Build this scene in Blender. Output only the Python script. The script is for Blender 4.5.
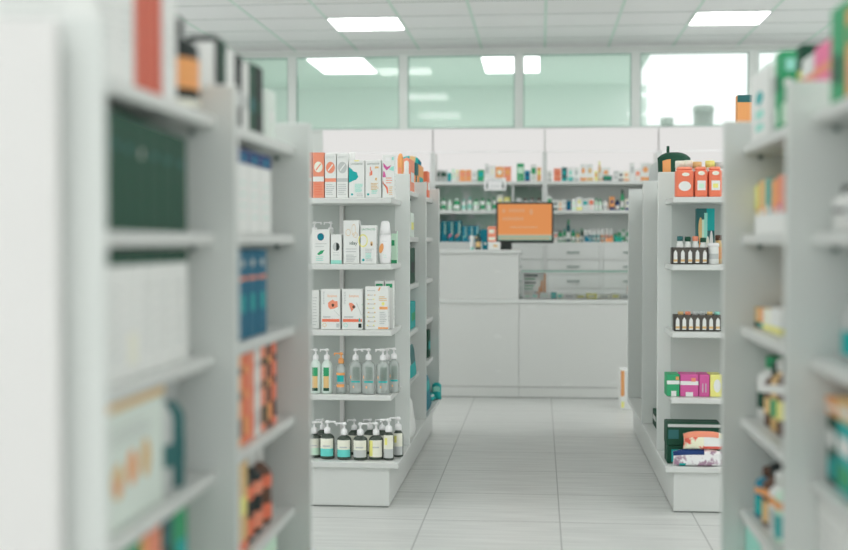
import bpy, bmesh, math, random
from mathutils import Vector, Matrix
from math import pi, sin, cos, tan, atan, radians
random.seed(7)
for o in list(bpy.data.objects): bpy.data.objects.remove(o)
sc = bpy.context.scene
COL = sc.collection

# ---------------------------------------------------------------- camera
F_PX = 1250.0; EYE = 1.24
YAW = atan(116/F_PX); PITCH = atan(35/F_PX)
cd = bpy.data.cameras.new('camera'); cam = bpy.data.objects.new('camera', cd); COL.objects.link(cam)
cam.location = (0, 0, EYE); cam.rotation_euler = (pi/2-PITCH, 0, YAW)
cd.sensor_width = 36; cd.lens = 36*F_PX/848; cd.clip_start = .05
cd.dof.use_dof = True; cd.dof.focus_distance = 6.3; cd.dof.aperture_fstop = 1.35
sc.camera = cam

# ---------------------------------------------------------------- world and exposure
LAMP = 9.2          # radiance of the ceiling panels
SKY = 1.24            # overcast daylight through openings added behind and beside the view as fill
w = bpy.data.worlds.new('overcast_daylight'); sc.world = w; w.use_nodes = True
w.node_tree.nodes['Background'].inputs[0].default_value = (.985, 1, 1, 1)
w.node_tree.nodes['Background'].inputs[1].default_value = SKY
sc.view_settings.view_transform = 'Standard'; sc.view_settings.look = 'None'
sc.view_settings.exposure = 0; sc.view_settings.gamma = 1
sc.view_settings.use_curve_mapping = False
sc.cycles.use_denoising = True
sc.cycles.max_bounces = 10; sc.cycles.diffuse_bounces = 5
sc.cycles.transparent_max_bounces = 16
sc.cycles.caustics_reflective = False; sc.cycles.caustics_refractive = False
sc.cycles.sample_clamp_indirect = 6

# ---------------------------------------------------------------- measuring helpers (pixel -> point on a plane of the room)
Wv = Vector((-sin(YAW)*cos(PITCH), cos(YAW)*cos(PITCH), -sin(PITCH)))
Rv = Vector((cos(YAW), sin(YAW), 0)); Uv = Rv.cross(Wv)
def ray(px, py): return Rv*((px-424)/F_PX)+Uv*((275-py)/F_PX)+Wv
def onX(px, py, X): r = ray(px, py); t = X/r.x; return r.y*t, EYE+r.z*t
def onY(px, py, Y): r = ray(px, py); t = Y/r.y; return r.x*t, EYE+r.z*t

# ---------------------------------------------------------------- materials
def lin(c):
    c /= 255
    return c/12.92 if c <= .04045 else ((c+.055)/1.055)**2.4
K = 1.35
def rgb(c, k=K): return tuple(min(.92, lin(v)*k) for v in c)+(1,)
MATS = {}
def mat(name, c, rough=.5, k=K, metal=0, spec=.5):
    key = (name, tuple(c), rough)
    if key in MATS: return MATS[key]
    m = bpy.data.materials.new(name); m.use_nodes = True
    b = m.node_tree.nodes['Principled BSDF']
    b.inputs['Base Color'].default_value = rgb(c, k); b.inputs['Roughness'].default_value = rough
    b.inputs['Metallic'].default_value = metal; b.inputs['Specular IOR Level'].default_value = spec
    # a faint procedural unevenness in gloss so nothing is perfectly uniform
    nt = m.node_tree; n = nt.nodes.new('ShaderNodeTexNoise'); n.inputs['Scale'].default_value = 9
    mr = nt.nodes.new('ShaderNodeMapRange'); mr.inputs[3].default_value = max(.05, rough-.06); mr.inputs[4].default_value = min(1, rough+.06)
    nt.links.new(n.outputs[0], mr.inputs[0]); nt.links.new(mr.outputs[0], b.inputs['Roughness'])
    MATS[key] = m; return m
def emis(name, c, s):
    m = bpy.data.materials.new(name); m.use_nodes = True; nt = m.node_tree; nt.nodes.clear()
    e = nt.nodes.new('ShaderNodeEmission'); e.inputs[0].default_value = c+(1,); e.inputs[1].default_value = s
    o = nt.nodes.new('ShaderNodeOutputMaterial'); nt.links.new(e.outputs[0], o.inputs[0]); return m
def glass(name, tint, gloss=.06, rough=.02):
    m = bpy.data.materials.new(name); m.use_nodes = True; nt = m.node_tree; nt.nodes.clear()
    t = nt.nodes.new('ShaderNodeBsdfTransparent'); t.inputs[0].default_value = tint+(1,)
    g = nt.nodes.new('ShaderNodeBsdfGlossy'); g.inputs['Roughness'].default_value = rough
    f = nt.nodes.new('ShaderNodeFresnel'); f.inputs[0].default_value = 1.45
    a = nt.nodes.new('ShaderNodeMath'); a.operation = 'ADD'; a.inputs[1].default_value = gloss-.04
    mx = nt.nodes.new('ShaderNodeMixShader'); o = nt.nodes.new('ShaderNodeOutputMaterial')
    nt.links.new(f.outputs[0], a.inputs[0]); nt.links.new(a.outputs[0], mx.inputs[0])
    nt.links.new(t.outputs[0], mx.inputs[1]); nt.links.new(g.outputs[0], mx.inputs[2]); nt.links.new(mx.outputs[0], o.inputs[0]); return m

PAL = {  # colour names as they read in the photograph
 'white': (209,211,208), 'cream': (235,226,200), 'orange': (236,150,90), 'brick red': (194,88,68), 'deep blue': (8,92,120), 'sage': (200,210,202), 'aqua': (92,196,188), 'coral': (238,134,106), 'red': (226,114,84),
 'teal': (22,158,156), 'petrol blue': (6,112,130), 'blue': (12,124,150), 'navy': (26,54,108), 'green': (48,150,100),
 'dark green': (22,68,50), 'pale green': (186,216,194), 'yellow': (236,212,120), 'tan': (206,172,116), 'grey': (176,180,178),
 'brown': (92,64,50), 'black': (32,40,38), 'pink': (232,110,150), 'magenta': (196,84,146), 'mint': (140,205,190), 'dark teal': (44,98,98)}
def pm(n, rough=.58):
    c = PAL[n]; l = .3*c[0]+.59*c[1]+.11*c[2]
    return mat(n.replace(' ', '_')+'_print', tuple(v*.93+l*.07 for v in c), rough, spec=.28)
M_white = mat('white_laminate', (208,211,208), .42, 1.12)
M_fin = mat('pale_grey_laminate', (197,201,198), .45, 1.38)
M_board = mat('white_foam_board', (226,225,223), .6, 1.08)
M_frame = mat('white_window_frame', (205,210,206), .4)
M_joint = mat('dark_joint', (120,124,120), .7)
M_handle = mat('brushed_metal', (110,128,122), .35, metal=.6)
M_black = mat('black_plastic', (34,46,44), .4)
M_lid = mat('white_plastic', (226,228,226), .35)
M_mint = mat('mint_painted_wall', (210,219,214), .8, 1.30)
M_clear = glass('clear_glass', (.985, .995, .99), .03)
M_window = glass('mint_window_glass', (.972, .99, .98), .04, .05)
M_bottle = glass('clear_bottle_plastic', (.965, .985, .975), .05, .2)
_nt = M_bottle.node_tree; _d = _nt.nodes.new('ShaderNodeBsdfDiffuse'); _d.inputs[0].default_value = (.80, .86, .83, 1)
_m = _nt.nodes.new('ShaderNodeMixShader'); _m.inputs[0].default_value = .34; _o = [n for n in _nt.nodes if n.type == 'OUTPUT_MATERIAL'][0]
_prev = _o.inputs[0].links[0].from_socket; _nt.links.new(_prev, _m.inputs[1]); _nt.links.new(_d.outputs[0], _m.inputs[2]); _nt.links.new(_m.outputs[0], _o.inputs[0])
M_edge = mat('green_glass_edge', (80,140,120), .3)
M_lightbox = emis('backlit_acrylic', (.775, .765, .745), 1.0)
M_lamp = emis('ceiling_lamp_diffuser', (1, 1, .995), LAMP)
M_backlamp = emis('ceiling_lamp_diffuser_far', (1, 1, .995), 5.0)

def grid_floor():
    m = bpy.data.materials.new('floor_tiles'); m.use_nodes = True; nt = m.node_tree; N = nt.nodes; L = nt.links
    b = N['Principled BSDF']; tc = N.new('ShaderNodeTexCoord'); sp = N.new('ShaderNodeSeparateXYZ'); L.new(tc.outputs['Object'], sp.inputs[0])
    def line(axis, off, half):
        a = N.new('ShaderNodeMath'); a.operation = 'SUBTRACT'; a.inputs[1].default_value = off; L.new(sp.outputs[axis], a.inputs[0])
        d = N.new('ShaderNodeMath'); d.operation = 'DIVIDE'; d.inputs[1].default_value = .6; L.new(a.outputs[0], d.inputs[0])
        f = N.new('ShaderNodeMath'); f.operation = 'PINGPONG'; f.inputs[1].default_value = .5; L.new(d.outputs[0], f.inputs[0])
        l = N.new('ShaderNodeMath'); l.operation = 'LESS_THAN'; l.inputs[1].default_value = half; L.new(f.outputs[0], l.inputs[0]); return l
    mx = N.new('ShaderNodeMath'); mx.operation = 'MAXIMUM'
    L.new(line(0, -.51, .005).outputs[0], mx.inputs[0]); L.new(line(1, 5.49, .006).outputs[0], mx.inputs[1])
    mp = N.new('ShaderNodeMapping'); mp.inputs['Scale'].default_value = (1.2, 14, 1); L.new(tc.outputs['Object'], mp.inputs[0])
    n = N.new('ShaderNodeTexNoise'); n.inputs['Scale'].default_value = 2.2; n.inputs['Detail'].default_value = 5; L.new(mp.outputs[0], n.inputs[0])
    r = N.new('ShaderNodeValToRGB'); r.color_ramp.elements[0].position = .3; r.color_ramp.elements[1].position = .7
    r.color_ramp.elements[0].color = rgb((184,186,183), 1.17); r.color_ramp.elements[1].color = rgb((203,205,202), 1.17); L.new(n.outputs[0], r.inputs[0])
    c = N.new('ShaderNodeMix'); c.data_type = 'RGBA'; L.new(mx.outputs[0], c.inputs[0]); L.new(r.outputs[0], c.inputs[6]); c.inputs[7].default_value = rgb((138,140,137))
    L.new(c.outputs[2], b.inputs['Base Color']); b.inputs['Roughness'].default_value = .34; return m
M_floor = grid_floor()
def speckle(name, c1, c2, scale, lo=.45, hi=.6):
    m = bpy.data.materials.new(name); m.use_nodes = True; nt = m.node_tree; N = nt.nodes; L = nt.links; b = N['Principled BSDF']
    tc = N.new('ShaderNodeTexCoord'); n = N.new('ShaderNodeTexNoise'); n.inputs['Scale'].default_value = scale; n.inputs['Detail'].default_value = 3; L.new(tc.outputs['Object'], n.inputs[0])
    r = N.new('ShaderNodeValToRGB'); r.color_ramp.elements[0].position = lo; r.color_ramp.elements[1].position = hi
    r.color_ramp.elements[0].color = rgb(c1); r.color_ramp.elements[1].color = rgb(c2); L.new(n.outputs[0], r.inputs[0]); L.new(r.outputs[0], b.inputs['Base Color']); b.inputs['Roughness'].default_value = .5; return m
M_ceil = speckle('mineral_ceiling_tile', (226,227,225), (230,231,229), 60)
M_floral = speckle('floral_print', (228,228,222), (150,120,140), 28, .5, .62)
M_fruit = speckle('printed_fruit_photo', (226,214,190), (210,90,76), 24, .48, .56)
M_frost_reflect = speckle('frosted_painted_reflection', (172,196,183), (212,222,215), 9, .5, .7)  # pale mottle paints the reflections on the glass into its colour
M_leafy = speckle('leaf_print', (72,140,100), (228,230,214), 30, .45, .6)

# ---------------------------------------------------------------- mesh helpers
class MB:
    def __init__(s): s.bm = bmesh.new(); s.mats = []
    def mi(s, m):
        if m not in s.mats: s.mats.append(m)
        return s.mats.index(m)
    def box(s, x0, x1, y0, y1, z0, z1, m, bevel=0):
        r = bmesh.ops.create_cube(s.bm, size=1)
        for v in r['verts']: v.co = Vector((x0+(v.co.x+.5)*(x1-x0), y0+(v.co.y+.5)*(y1-y0), z0+(v.co.z+.5)*(z1-z0)))
        fs = set(f for v in r['verts'] for f in v.link_faces); i = s.mi(m)
        for f in fs: f.material_index = i
        if bevel:
            es = set(e for v in r['verts'] for e in v.link_edges)
            g = bmesh.ops.bevel(s.bm, geom=list(es), offset=bevel, segments=1, affect='EDGES')
            for f in g['faces']: f.material_index = i
        return s
    def poly(s, pts, m):
        vs = [s.bm.verts.new(p) for p in pts]
        f = s.bm.faces.new(vs); f.material_index = s.mi(m); return f
    def lathe(s, prof, m, cx=0, cy=0, sx=1, sy=1, seg=20, cap=True):
        i = s.mi(m); rings = []
        for r, z in prof: rings.append([s.bm.verts.new((cx+r*sx*cos(2*pi*k/seg), cy+r*sy*sin(2*pi*k/seg), z)) for k in range(seg)])
        for a, b in zip(rings, rings[1:]):
            for k in range(seg):
                f = s.bm.faces.new((a[k], a[(k+1) % seg], b[(k+1) % seg], b[k])); f.material_index = i; f.smooth = True
        if cap:
            s.bm.faces.new(rings[0][::-1]).material_index = i; s.bm.faces.new(rings[-1]).material_index = i
        return s
    def obj(s, name, parent=None, loc=(0,0,0), rz=0):
        me = bpy.data.meshes.new(name); s.bm.to_mesh(me); s.bm.free()
        for m in s.mats: me.materials.append(m)
        o = bpy.data.objects.new(name, me); COL.objects.link(o)
        if parent: o.parent = parent
        o.location = loc; o.rotation_euler = (0, 0, rz); return o
def struct(o): o['kind'] = 'structure'; return o
def tag(o, label, cat, group=None):
    n = len(label.split()); assert 4 <= n <= 16, (n, label)
    o['label'] = label; o['category'] = cat
    if group: o['group'] = group
    return o
def empty(name, loc, rz=0):
    o = bpy.data.objects.new(name, None); COL.objects.link(o); o.location = loc; o.rotation_euler = (0, 0, rz); o.empty_display_size = .05; return o
def copy_tree(o, parent=None):
    c = o.copy(); COL.objects.link(c); c.parent = parent
    for ch in list(o.children): copy_tree(ch, c)
    return c
TXT = {}
def text_polys(s):
    if s not in TXT:
        cu = bpy.data.curves.new('lettering', 'FONT'); cu.body = s; cu.size = 1; cu.resolution_u = 2
        o = bpy.data.objects.new('lettering', cu); COL.objects.link(o)
        bpy.context.view_layer.update(); dg = bpy.context.evaluated_depsgraph_get()
        me = o.evaluated_get(dg).to_mesh()
        V = [v.co.copy() for v in me.vertices]; P = [list(p.vertices) for p in me.polygons]
        o.evaluated_get(dg).to_mesh_clear(); bpy.data.objects.remove(o); bpy.data.curves.remove(cu)
        TXT[s] = (V, P)
    return TXT[s]

def face_pt(face, w, d, h, off):
    if face == 'F': return lambda u, v: (-w/2+u*w, -d/2-off, v*h), w, h
    if face == 'L': return lambda u, v: (-w/2-off, d/2-u*d, v*h), d, h
    if face == 'R': return lambda u, v: (w/2+off, -d/2+u*d, v*h), d, h
def decals(mb, face, w, d, h, art):
    for n, a in enumerate(art):
        fp, fw, fh = face_pt(face, w, d, h, .0005+.00025*n); m = pm(a[-1]) if isinstance(a[-1], str) else a[-1]
        if a[0] == 'r':
            _, u0, v0, u1, v1 = a[:5]; mb.poly([fp(u0, v0), fp(u1, v0), fp(u1, v1), fp(u0, v1)], m)
        elif a[0] == 'e':
            _, u, v, ru, rv = a[:5]; mb.poly([fp(u+ru*cos(t*pi/9), v+rv*sin(t*pi/9)) for t in range(18)], m)
        elif a[0] == 'ring':
            _, u, v, ru, rv, t = a[:6]
            for k in range(18):
                c0, c1 = k*pi/9, (k+1)*pi/9
                mb.poly([fp(u+ru*cos(c0), v+rv*sin(c0)), fp(u+ru*cos(c1), v+rv*sin(c1)), fp(u+ru*t*cos(c1), v+rv*t*sin(c1)), fp(u+ru*t*cos(c0), v+rv*t*sin(c0))], m)
        elif a[0] == 'p': mb.poly([fp(u, v) for u, v in a[1]], m)
        elif a[0] == 't':
            _, s, u, v, hh = a[:5]; V, P = text_polys(s); wd = max(p.x for p in V); k = hh/.72
            for p in P: mb.poly([fp(u+(V[i].x-wd/2)*k/fw, v+V[i].y*k/fh) for i in p], m)
        elif a[0] == 'lines':    # small print as thin rules
            _, u0, v0, u1, v1, n2 = a[:6]
            for k in range(n2):
                vv = v1-(v1-v0)*k/max(1, n2-1); e = u1-(u1-u0)*random.random()*.35
                mb.poly([fp(u0, vv-.008), fp(e, vv-.008), fp(e, vv+.008), fp(u0, vv+.008)], m)

def carton(name, w, d, h, base, art, loc, rz=0, side=(), sface=None, parent=None):
    mb = MB(); bmat = pm(base) if isinstance(base, str) else base
    mb.box(-w/2, w/2, -d/2, d/2, 0, h, bmat, min(w, d, h)*.03)
    mb.box(-w/2+.002, w/2-.002, -.0006, .0006, h, h+.0006, M_joint)      # closing seam of the lid flap
    decals(mb, 'F', w, d, h, art)
    if sface: decals(mb, sface, w, d, h, side)
    return mb.obj(name, parent, loc, rz)

def pump_parts(root, z, s, m, nozzle=1, z_in=.02):
    """collar, stem, curved head and nozzle of a lotion pump"""
    mb = MB()
    mb.lathe([(.013*s, z), (.014*s, z+.004*s), (.013*s, z+.02*s), (.008*s, z+.024*s), (.004*s, z+.026*s), (.004*s, z+.04*s), (.009*s, z+.041*s), (.010*s, z+.046*s), (.006*s, z+.052*s)], m, seg=14)
    mb.box(min(0, nozzle*.034*s), max(0, nozzle*.034*s), -.004*s, .004*s, z+.044*s, z+.050*s, m, .001)
    mb.box(min(nozzle*.029*s, nozzle*.034*s), max(nozzle*.029*s, nozzle*.034*s), -.003*s, .003*s, z+.037*s, z+.046*s, m)
    return mb.obj('pump', root)
def wrap_label(mb, r, z0, z1, m, a0=-150, a1=-30, sx=1, sy=1, n=12, off=.0012):
    for k in range(n):
        t0 = radians(a0+(a1-a0)*k/n); t1 = radians(a0+(a1-a0)*(k+1)/n); R_ = r+off
        mb.poly([(R_*sx*cos(t0), R_*sy*sin(t0), z0), (R_*sx*cos(t1), R_*sy*sin(t1), z0), (R_*sx*cos(t1), R_*sy*sin(t1), z1), (R_*sx*cos(t0), R_*sy*sin(t0), z1)], m)
def bottle(name, r, h, bm_, capm, loc, rz=0, labels=(), kind='cap', sx=1, sy=1, neck=.4, nozzle=1, s=1, seg=18, capr=None):
    """labels: (z0,z1,mat,a0,a1) fractions of body height"""
    root = empty(name, loc, rz); hb = h*(.82 if kind == 'cap' else .72)
    mb = MB()
    if neck < .9: prof = [(r*.90, 0), (r, hb*.03), (r, hb*.80), (r*.93, hb*.87), (r*.68, hb*.94), (r*neck, hb*.98), (r*neck, hb*1.02)]
    else: prof = [(r*.93, 0), (r, hb*.03), (r, hb*.97), (r*.9, hb)]
    mb.lathe(prof, bm_, sx=sx, sy=sy, seg=seg); mb.obj('body', root)
    if labels:
        for n, (z0, z1, m, a0, a1) in enumerate(labels):
            lb = MB(); wrap_label(lb, r, z0*hb, z1*hb, pm(m) if isinstance(m, str) else m, a0, a1, sx, sy, off=.001+.0004*n); lb.obj('label', root)
    if kind == 'pump': pump_parts(root, hb, s, capm, nozzle)
    else:
        cr = capr or r*max(neck, .4)*1.12; c = MB(); c.lathe([(cr, hb), (cr, h-.003), (cr*.85, h)], capm, seg=seg); c.obj('cap', root)
    return root
def tube_pack(name, r, h, m, capm, loc, rz=0, band=None):
    root = empty(name, loc, rz); mb = MB(); n = 14; rings = []; i = mb.mi(m)
    for z, sx_, sy_ in ((.16, .85, .85), (.2, 1, 1), (.55, 1.03, .8), (.85, 1.1, .35), (1, 1.15, .05)):
        rings.append([mb.bm.verts.new((r*sx_*cos(2*pi*k/n), r*sy_*sin(2*pi*k/n), h*z)) for k in range(n)])
    for a, b in zip(rings, rings[1:]):
        for k in range(n): f = mb.bm.faces.new((a[k], a[(k+1) % n], b[(k+1) % n], b[k])); f.material_index = i; f.smooth = True
    mb.bm.faces.new(rings[-1]).material_index = i
    if band: wrap_label(mb, r, h*.35, h*.5, band, -160, -20, off=.002)
    mb.obj('body', root); c = MB(); c.lathe([(r*.8, 0), (r*.85, h*.16)], capm, seg=14); c.obj('cap', root); return root
def pouch(name, w, d, h, m, loc, rz=0, art=(), tilt=0):
    """soft pillow pack with flat crimped top and bottom"""
    mb = MB(); nx, nz = 8, 10; i = mb.mi(m); g = {}
    for s_ in (-1, 1):
        for a in range(nx+1):
            for b in range(nz+1):
                u, v = a/nx, b/nz
                bulge = (max(0, 1-(2*u-1)**4)**.6)*(max(0, 1-(2*v-1)**6)**.6)
                y = s_*(d/2*bulge*(1-.3*v)+.0012); wob = .006*sin(7*u+5*v)*(1 if 0 < v < 1 else 0)
                g[s_, a, b] = mb.bm.verts.new(((u-.5)*w*(1-.04*sin(pi*v)), y+wob*.3, v*h*(1-.16*abs(2*u-1)**3)))
    for s_ in (-1, 1):
        for a in range(nx):
            for b in range(nz):
                q = [g[s_, a, b], g[s_, a+1, b], g[s_, a+1, b+1], g[s_, a, b+1]]
                f = mb.bm.faces.new(q if s_ < 0 else q[::-1]); f.material_index = i; f.smooth = True
                for (u0, v0, u1, v1, mm) in art:
                    if u0 <= (a+.5)/nx <= u1 and v0 <= (b+.5)/nz <= v1: f.material_index = mb.mi(mm)
    for b in range(nz):
        for a in (0, nx): mb.bm.faces.new([g[-1, a, b], g[-1, a, b+1], g[1, a, b+1], g[1, a, b]]).material_index = i
    for a in range(nx):
        for b in (0, nz): mb.bm.faces.new([g[-1, a, b], g[1, a, b], g[1, a+1, b], g[-1, a+1, b]]).material_index = i
    bmesh.ops.recalc_face_normals(mb.bm, faces=mb.bm.faces)
    return mb.obj(name, None, loc, rz)

# ================================================================ SETTING
CEIL = 3.07
M_wall0 = mat('white_side_wall', (205,209,206), .7)
XW = 4.3
struct(MB().box(-XW, XW, -6.4, 12.0, -.1, 0, M_floor).obj('floor'))
struct(MB().box(-XW, XW, -6.4, 12.14, CEIL, CEIL+.1, M_ceil).obj('ceiling'))
# unseen side walls, opened to the sky to brighten the room: dado, header, posts
for nm, xa, xb in (('wall_left', -XW-.15, -XW), ('wall_right', XW, XW+.15)):
    mb = MB(); mb.box(xa, xb, -6.4, 12.14, -.1, .35, M_wall0).box(xa, xb, -6.4, 12.14, 2.8, CEIL+.1, M_wall0).box(xa, xb, 11.2, 12.14, .35, 2.8, M_wall0)
    for k in range(9): mb.box(xa, xb, -6.4+2.0*k, -6.25+2.0*k, .35, 2.8, M_wall0)
    struct(mb.obj(nm))
# suspended ceiling grid (T bars)
mb = MB(); mbar = mat('ceiling_grid_bar', (198,214,205), .5, 1.25); mdark = mat('ceiling_tile_joint', (172,177,173), .6)
x = .04-.6*7
while x < XW: mb.box(x-.013, x+.013, -6.4, 12, CEIL-.004, CEIL+.002, mbar); x += .6
y = 10.22-.6*22
while y < 11.95: mb.box(-XW, XW, y-.008, y+.008, CEIL-.003, CEIL+.002, mdark); y += .6
struct(mb.obj('trim_1'))
# window wall
M_wallw = mat('white_painted_wall', (205,209,205), .7)
struct(MB().box(-XW, XW, 12.0, 12.14, 0, 2.285, M_wallw).box(-XW, XW, 12.0, 12.14, 3.03, CEIL, M_wallw).obj('wall_back'))
wx = [-4.3, -3.48, -2.394, -1.31, -.204, .896, 1.985, 3.045, 4.3]
for i, (a, b) in enumerate(zip(wx, wx[1:])):
    f = MB(); t = .044; z0, z1 = 2.285, 3.03
    f.box(a, a+t, 11.97, 12.05, z0, z1, M_frame, .004).box(b-t, b, 11.97, 12.05, z0, z1, M_frame, .004)
    f.box(a+t, b-t, 11.97, 12.05, z0, z0+.03, M_frame, .004).box(a+t, b-t, 11.97, 12.05, z1-.03, z1, M_frame, .004)
    g = .006
    for q in ((a+t, a+t+g, z0+.03, z1-.03), (b-t-g, b-t, z0+.03, z1-.03), (a+t, b-t, z1-.03-g, z1-.03), (a+t, b-t, z0+.03, z0+.03+g)):
        f.box(q[0], q[1], 11.985, 12.01, q[2], q[3], M_edge)
    fr = struct(f.obj('window_%d' % (i+1)))
    MB().box(a+t, b-t, 12.0, 12.006, z0+.03, z1-.03, M_window).obj('pane', fr)
# room beyond the windows: mint back wall with a bright opening
gx0, gx1, gz0 = 1.25, 2.6, 2.0
struct(MB().box(-8, gx0, 15.0, 15.15, 1.6, CEIL, M_mint).box(gx1, 6, 15.0, 15.15, 1.6, CEIL, M_mint)
       .box(gx0, gx1, 15.0, 15.15, 1.6, gz0, M_mint).obj('wall_far'))
struct(MB().box(-8, 6, 12.14, 15.0, 1.5, 1.6, M_mint).obj('trim_2'))
struct(MB().box(-8, 1.08, 12.14, 15.15, CEIL, CEIL+.1, M_mint).box(2.5, 6, 12.14, 15.15, CEIL, CEIL+.1, M_mint).obj('trim_3'))

# ---------------------------------------------------------------- ceiling lamps
def lamp(x0, y0, m, lab, grp, ly=.6):
    r = empty('ceiling_light', (x0+.3, y0+ly/2, CEIL))
    f = MB(); t = .012
    for q in ((-.3, -.3+t, -ly/2, ly/2), (.3-t, .3, -ly/2, ly/2), (-.3, .3, -ly/2, -ly/2+t), (-.3, .3, ly/2-t, ly/2)): f.box(*q, -.012, 0, M_frame)
    f.obj('frame', r); MB().box(-.3+t, .3-t, -ly/2+t, ly/2-t, -.008, 0, m).obj('diffuser', r)
    return tag(r, lab, 'ceiling light', grp)
for yy in (10.22, 7.82, 5.42, 3.02, .62, -1.78):
    for xx in (-1.76, 1.24, -3.56, 3.04):
        if xx == -3.56 and yy > 5: continue
        if yy == 10.22 and xx == -1.76: lab, g = 'square ceiling light nearest the windows, left one of the two seen', None
        elif yy == 10.22 and xx == 1.24: lab, g = 'square ceiling light nearest the windows, right one of the two seen', None
        else: lab, g = 'recessed square white ceiling light panel over the shop, outside the picture', 'ceiling lights outside the picture'
        lamp(xx, yy, M_lamp, lab, g)
lamp(-2.36, 12.45, M_backlamp, 'ceiling light glowing through the window above the left rack', None, 1.15)
lamp(-.60, 12.5, M_backlamp, 'ceiling light glowing behind the middle window mullion above the monitor', None, 1.2)
# pale containers on the ledge behind the bright window
for px0, px1, pt, lab in ((661, 673, 118, 'small pale green container behind the bright window'), (694, 713, 106, 'taller pale green container behind the bright window')):
    X0, _ = onY(px0, 118, 12.4); X1, zt = onY(px1, pt, 12.4)
    r = empty('storage_container', ((X0+X1)/2, 12.4, 1.6))
    tag(MB and r, lab, 'container'); ww = X1-X0
    MB().lathe([(ww*.46, 0), (ww*.5, .05), (ww*.52, zt-1.66)], M_mint, seg=16).obj('body', r)
    MB().lathe([(ww*.55, zt-1.66), (ww*.55, zt-1.62), (ww*.5, zt-1.6)], M_mint, seg=16).obj('lid', r)

# ================================================================ RACKS
SH = [1.504, 1.255, .998, .745, .487]
END = [1.437, 1.127, .817, .513]
M_endp = mat('grey_end_panel', (182,188,184), .5, 1.25)
def rack(name, side, XC, XE, XS, fins, zs, label, end=None, ybase=None, backz=1.5, XSS=None):
    XSS = XSS or XS
    """side=-1: aisle face looks to +X (left rack); fins are the upright panels across the rack"""
    r = empty(name, (XC, fins[0], 0)); tag(r, label, 'shelving rack')
    ox, oy = XC, fins[0]
    def P(nm, mb): return mb.obj(nm, r, (-ox, -oy, 0))
    xe2 = 2*XC-XE; lo, hi = min(XE, xe2), max(XE, xe2); xs2 = 2*XC-XS; slo, shi = min(XS, xs2), max(XS, xs2)
    yb = ybase if ybase is not None else fins[0]
    ye = fins[-1]+.02
    P('plinth', MB().box(slo+.002, shi-.002, yb+.02, ye-.01, .006, .185, M_white, .003))
    P('plinth_foot', MB().box(slo+.008, shi-.008, yb+.026, ye-.03, -.0, .006, M_joint))
    P('deck', MB().box(lo, hi, yb, ye, .185, .212, M_white, .003))
    P('back_panel', MB().box(XC-.008, XC+.008, fins[0]+.02, ye-.02, .212, backz, M_fin))
    for k, y in enumerate(fins): P('side_panel', MB().box(lo, hi, y, y+.022, .212, 1.57, M_fin, .003))
    a, b = (XC+.008, XSS) if side < 0 else (XSS, XC-.008)
    for y0, y1 in zip(fins, fins[1:]):
        for z in zs:
            P('shelf', MB().box(a, b, y0+.022, y1, z-.026, z, M_white, .003))
            for yy in (y0+.024, y1-.006):
                q = XSS-.05 if side < 0 else XSS+.05
                MB().box(q-.006, q+.006, yy, yy+.006, z-.04, z-.028, M_handle).obj('shelf_pin', r, (-ox, -oy, 0))
    if end:
        for z in end: P('end_shelf', MB().box(slo, shi, yb+.09, fins[0], z-.026, z, M_white, .003))
        for xa, xb in ((slo+.03, XC-.012), (XC+.012, shi-.03)): P('end_panel', MB().box(xa, xb, fins[0]-.006, fins[0], .212, 1.42, M_endp, .001))
        P('upright', MB().box(XC-.010, XC+.010, fins[0]-.035, fins[0], .212, backz-.06, M_board, .002))
    return r
rack('shelving_rack', -1, -.985, -.645, -.69, [1.80, 2.62, 3.48], SH, 'blurred grey-white shelving rack nearest the camera at left')
rack('shelving_rack', -1, -.985, -.647, -.69, [6.20, 7.11, 8.05], SH, 'white shelving rack left of the aisle with toiletries on its end', END, 5.70)
rack('shelving_rack', 1, .915, .570, .605, [6.16, 7.06, 8.20], SH, 'white shelving rack right of the aisle with red packs on its end', END, 5.72, XSS=.665)
rack('shelving_rack', 1, .86, .510, .56, [1.79, 2.66, 3.56], SH, 'blurred grey-white shelving rack nearest the camera at right')
tag(MB().box(-1.3, -.70, 1.76, 1.782, 0, 1.562, M_board, .003).obj('display_board'), 'blank white board standing against the end of the nearest left rack', 'board')

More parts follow.
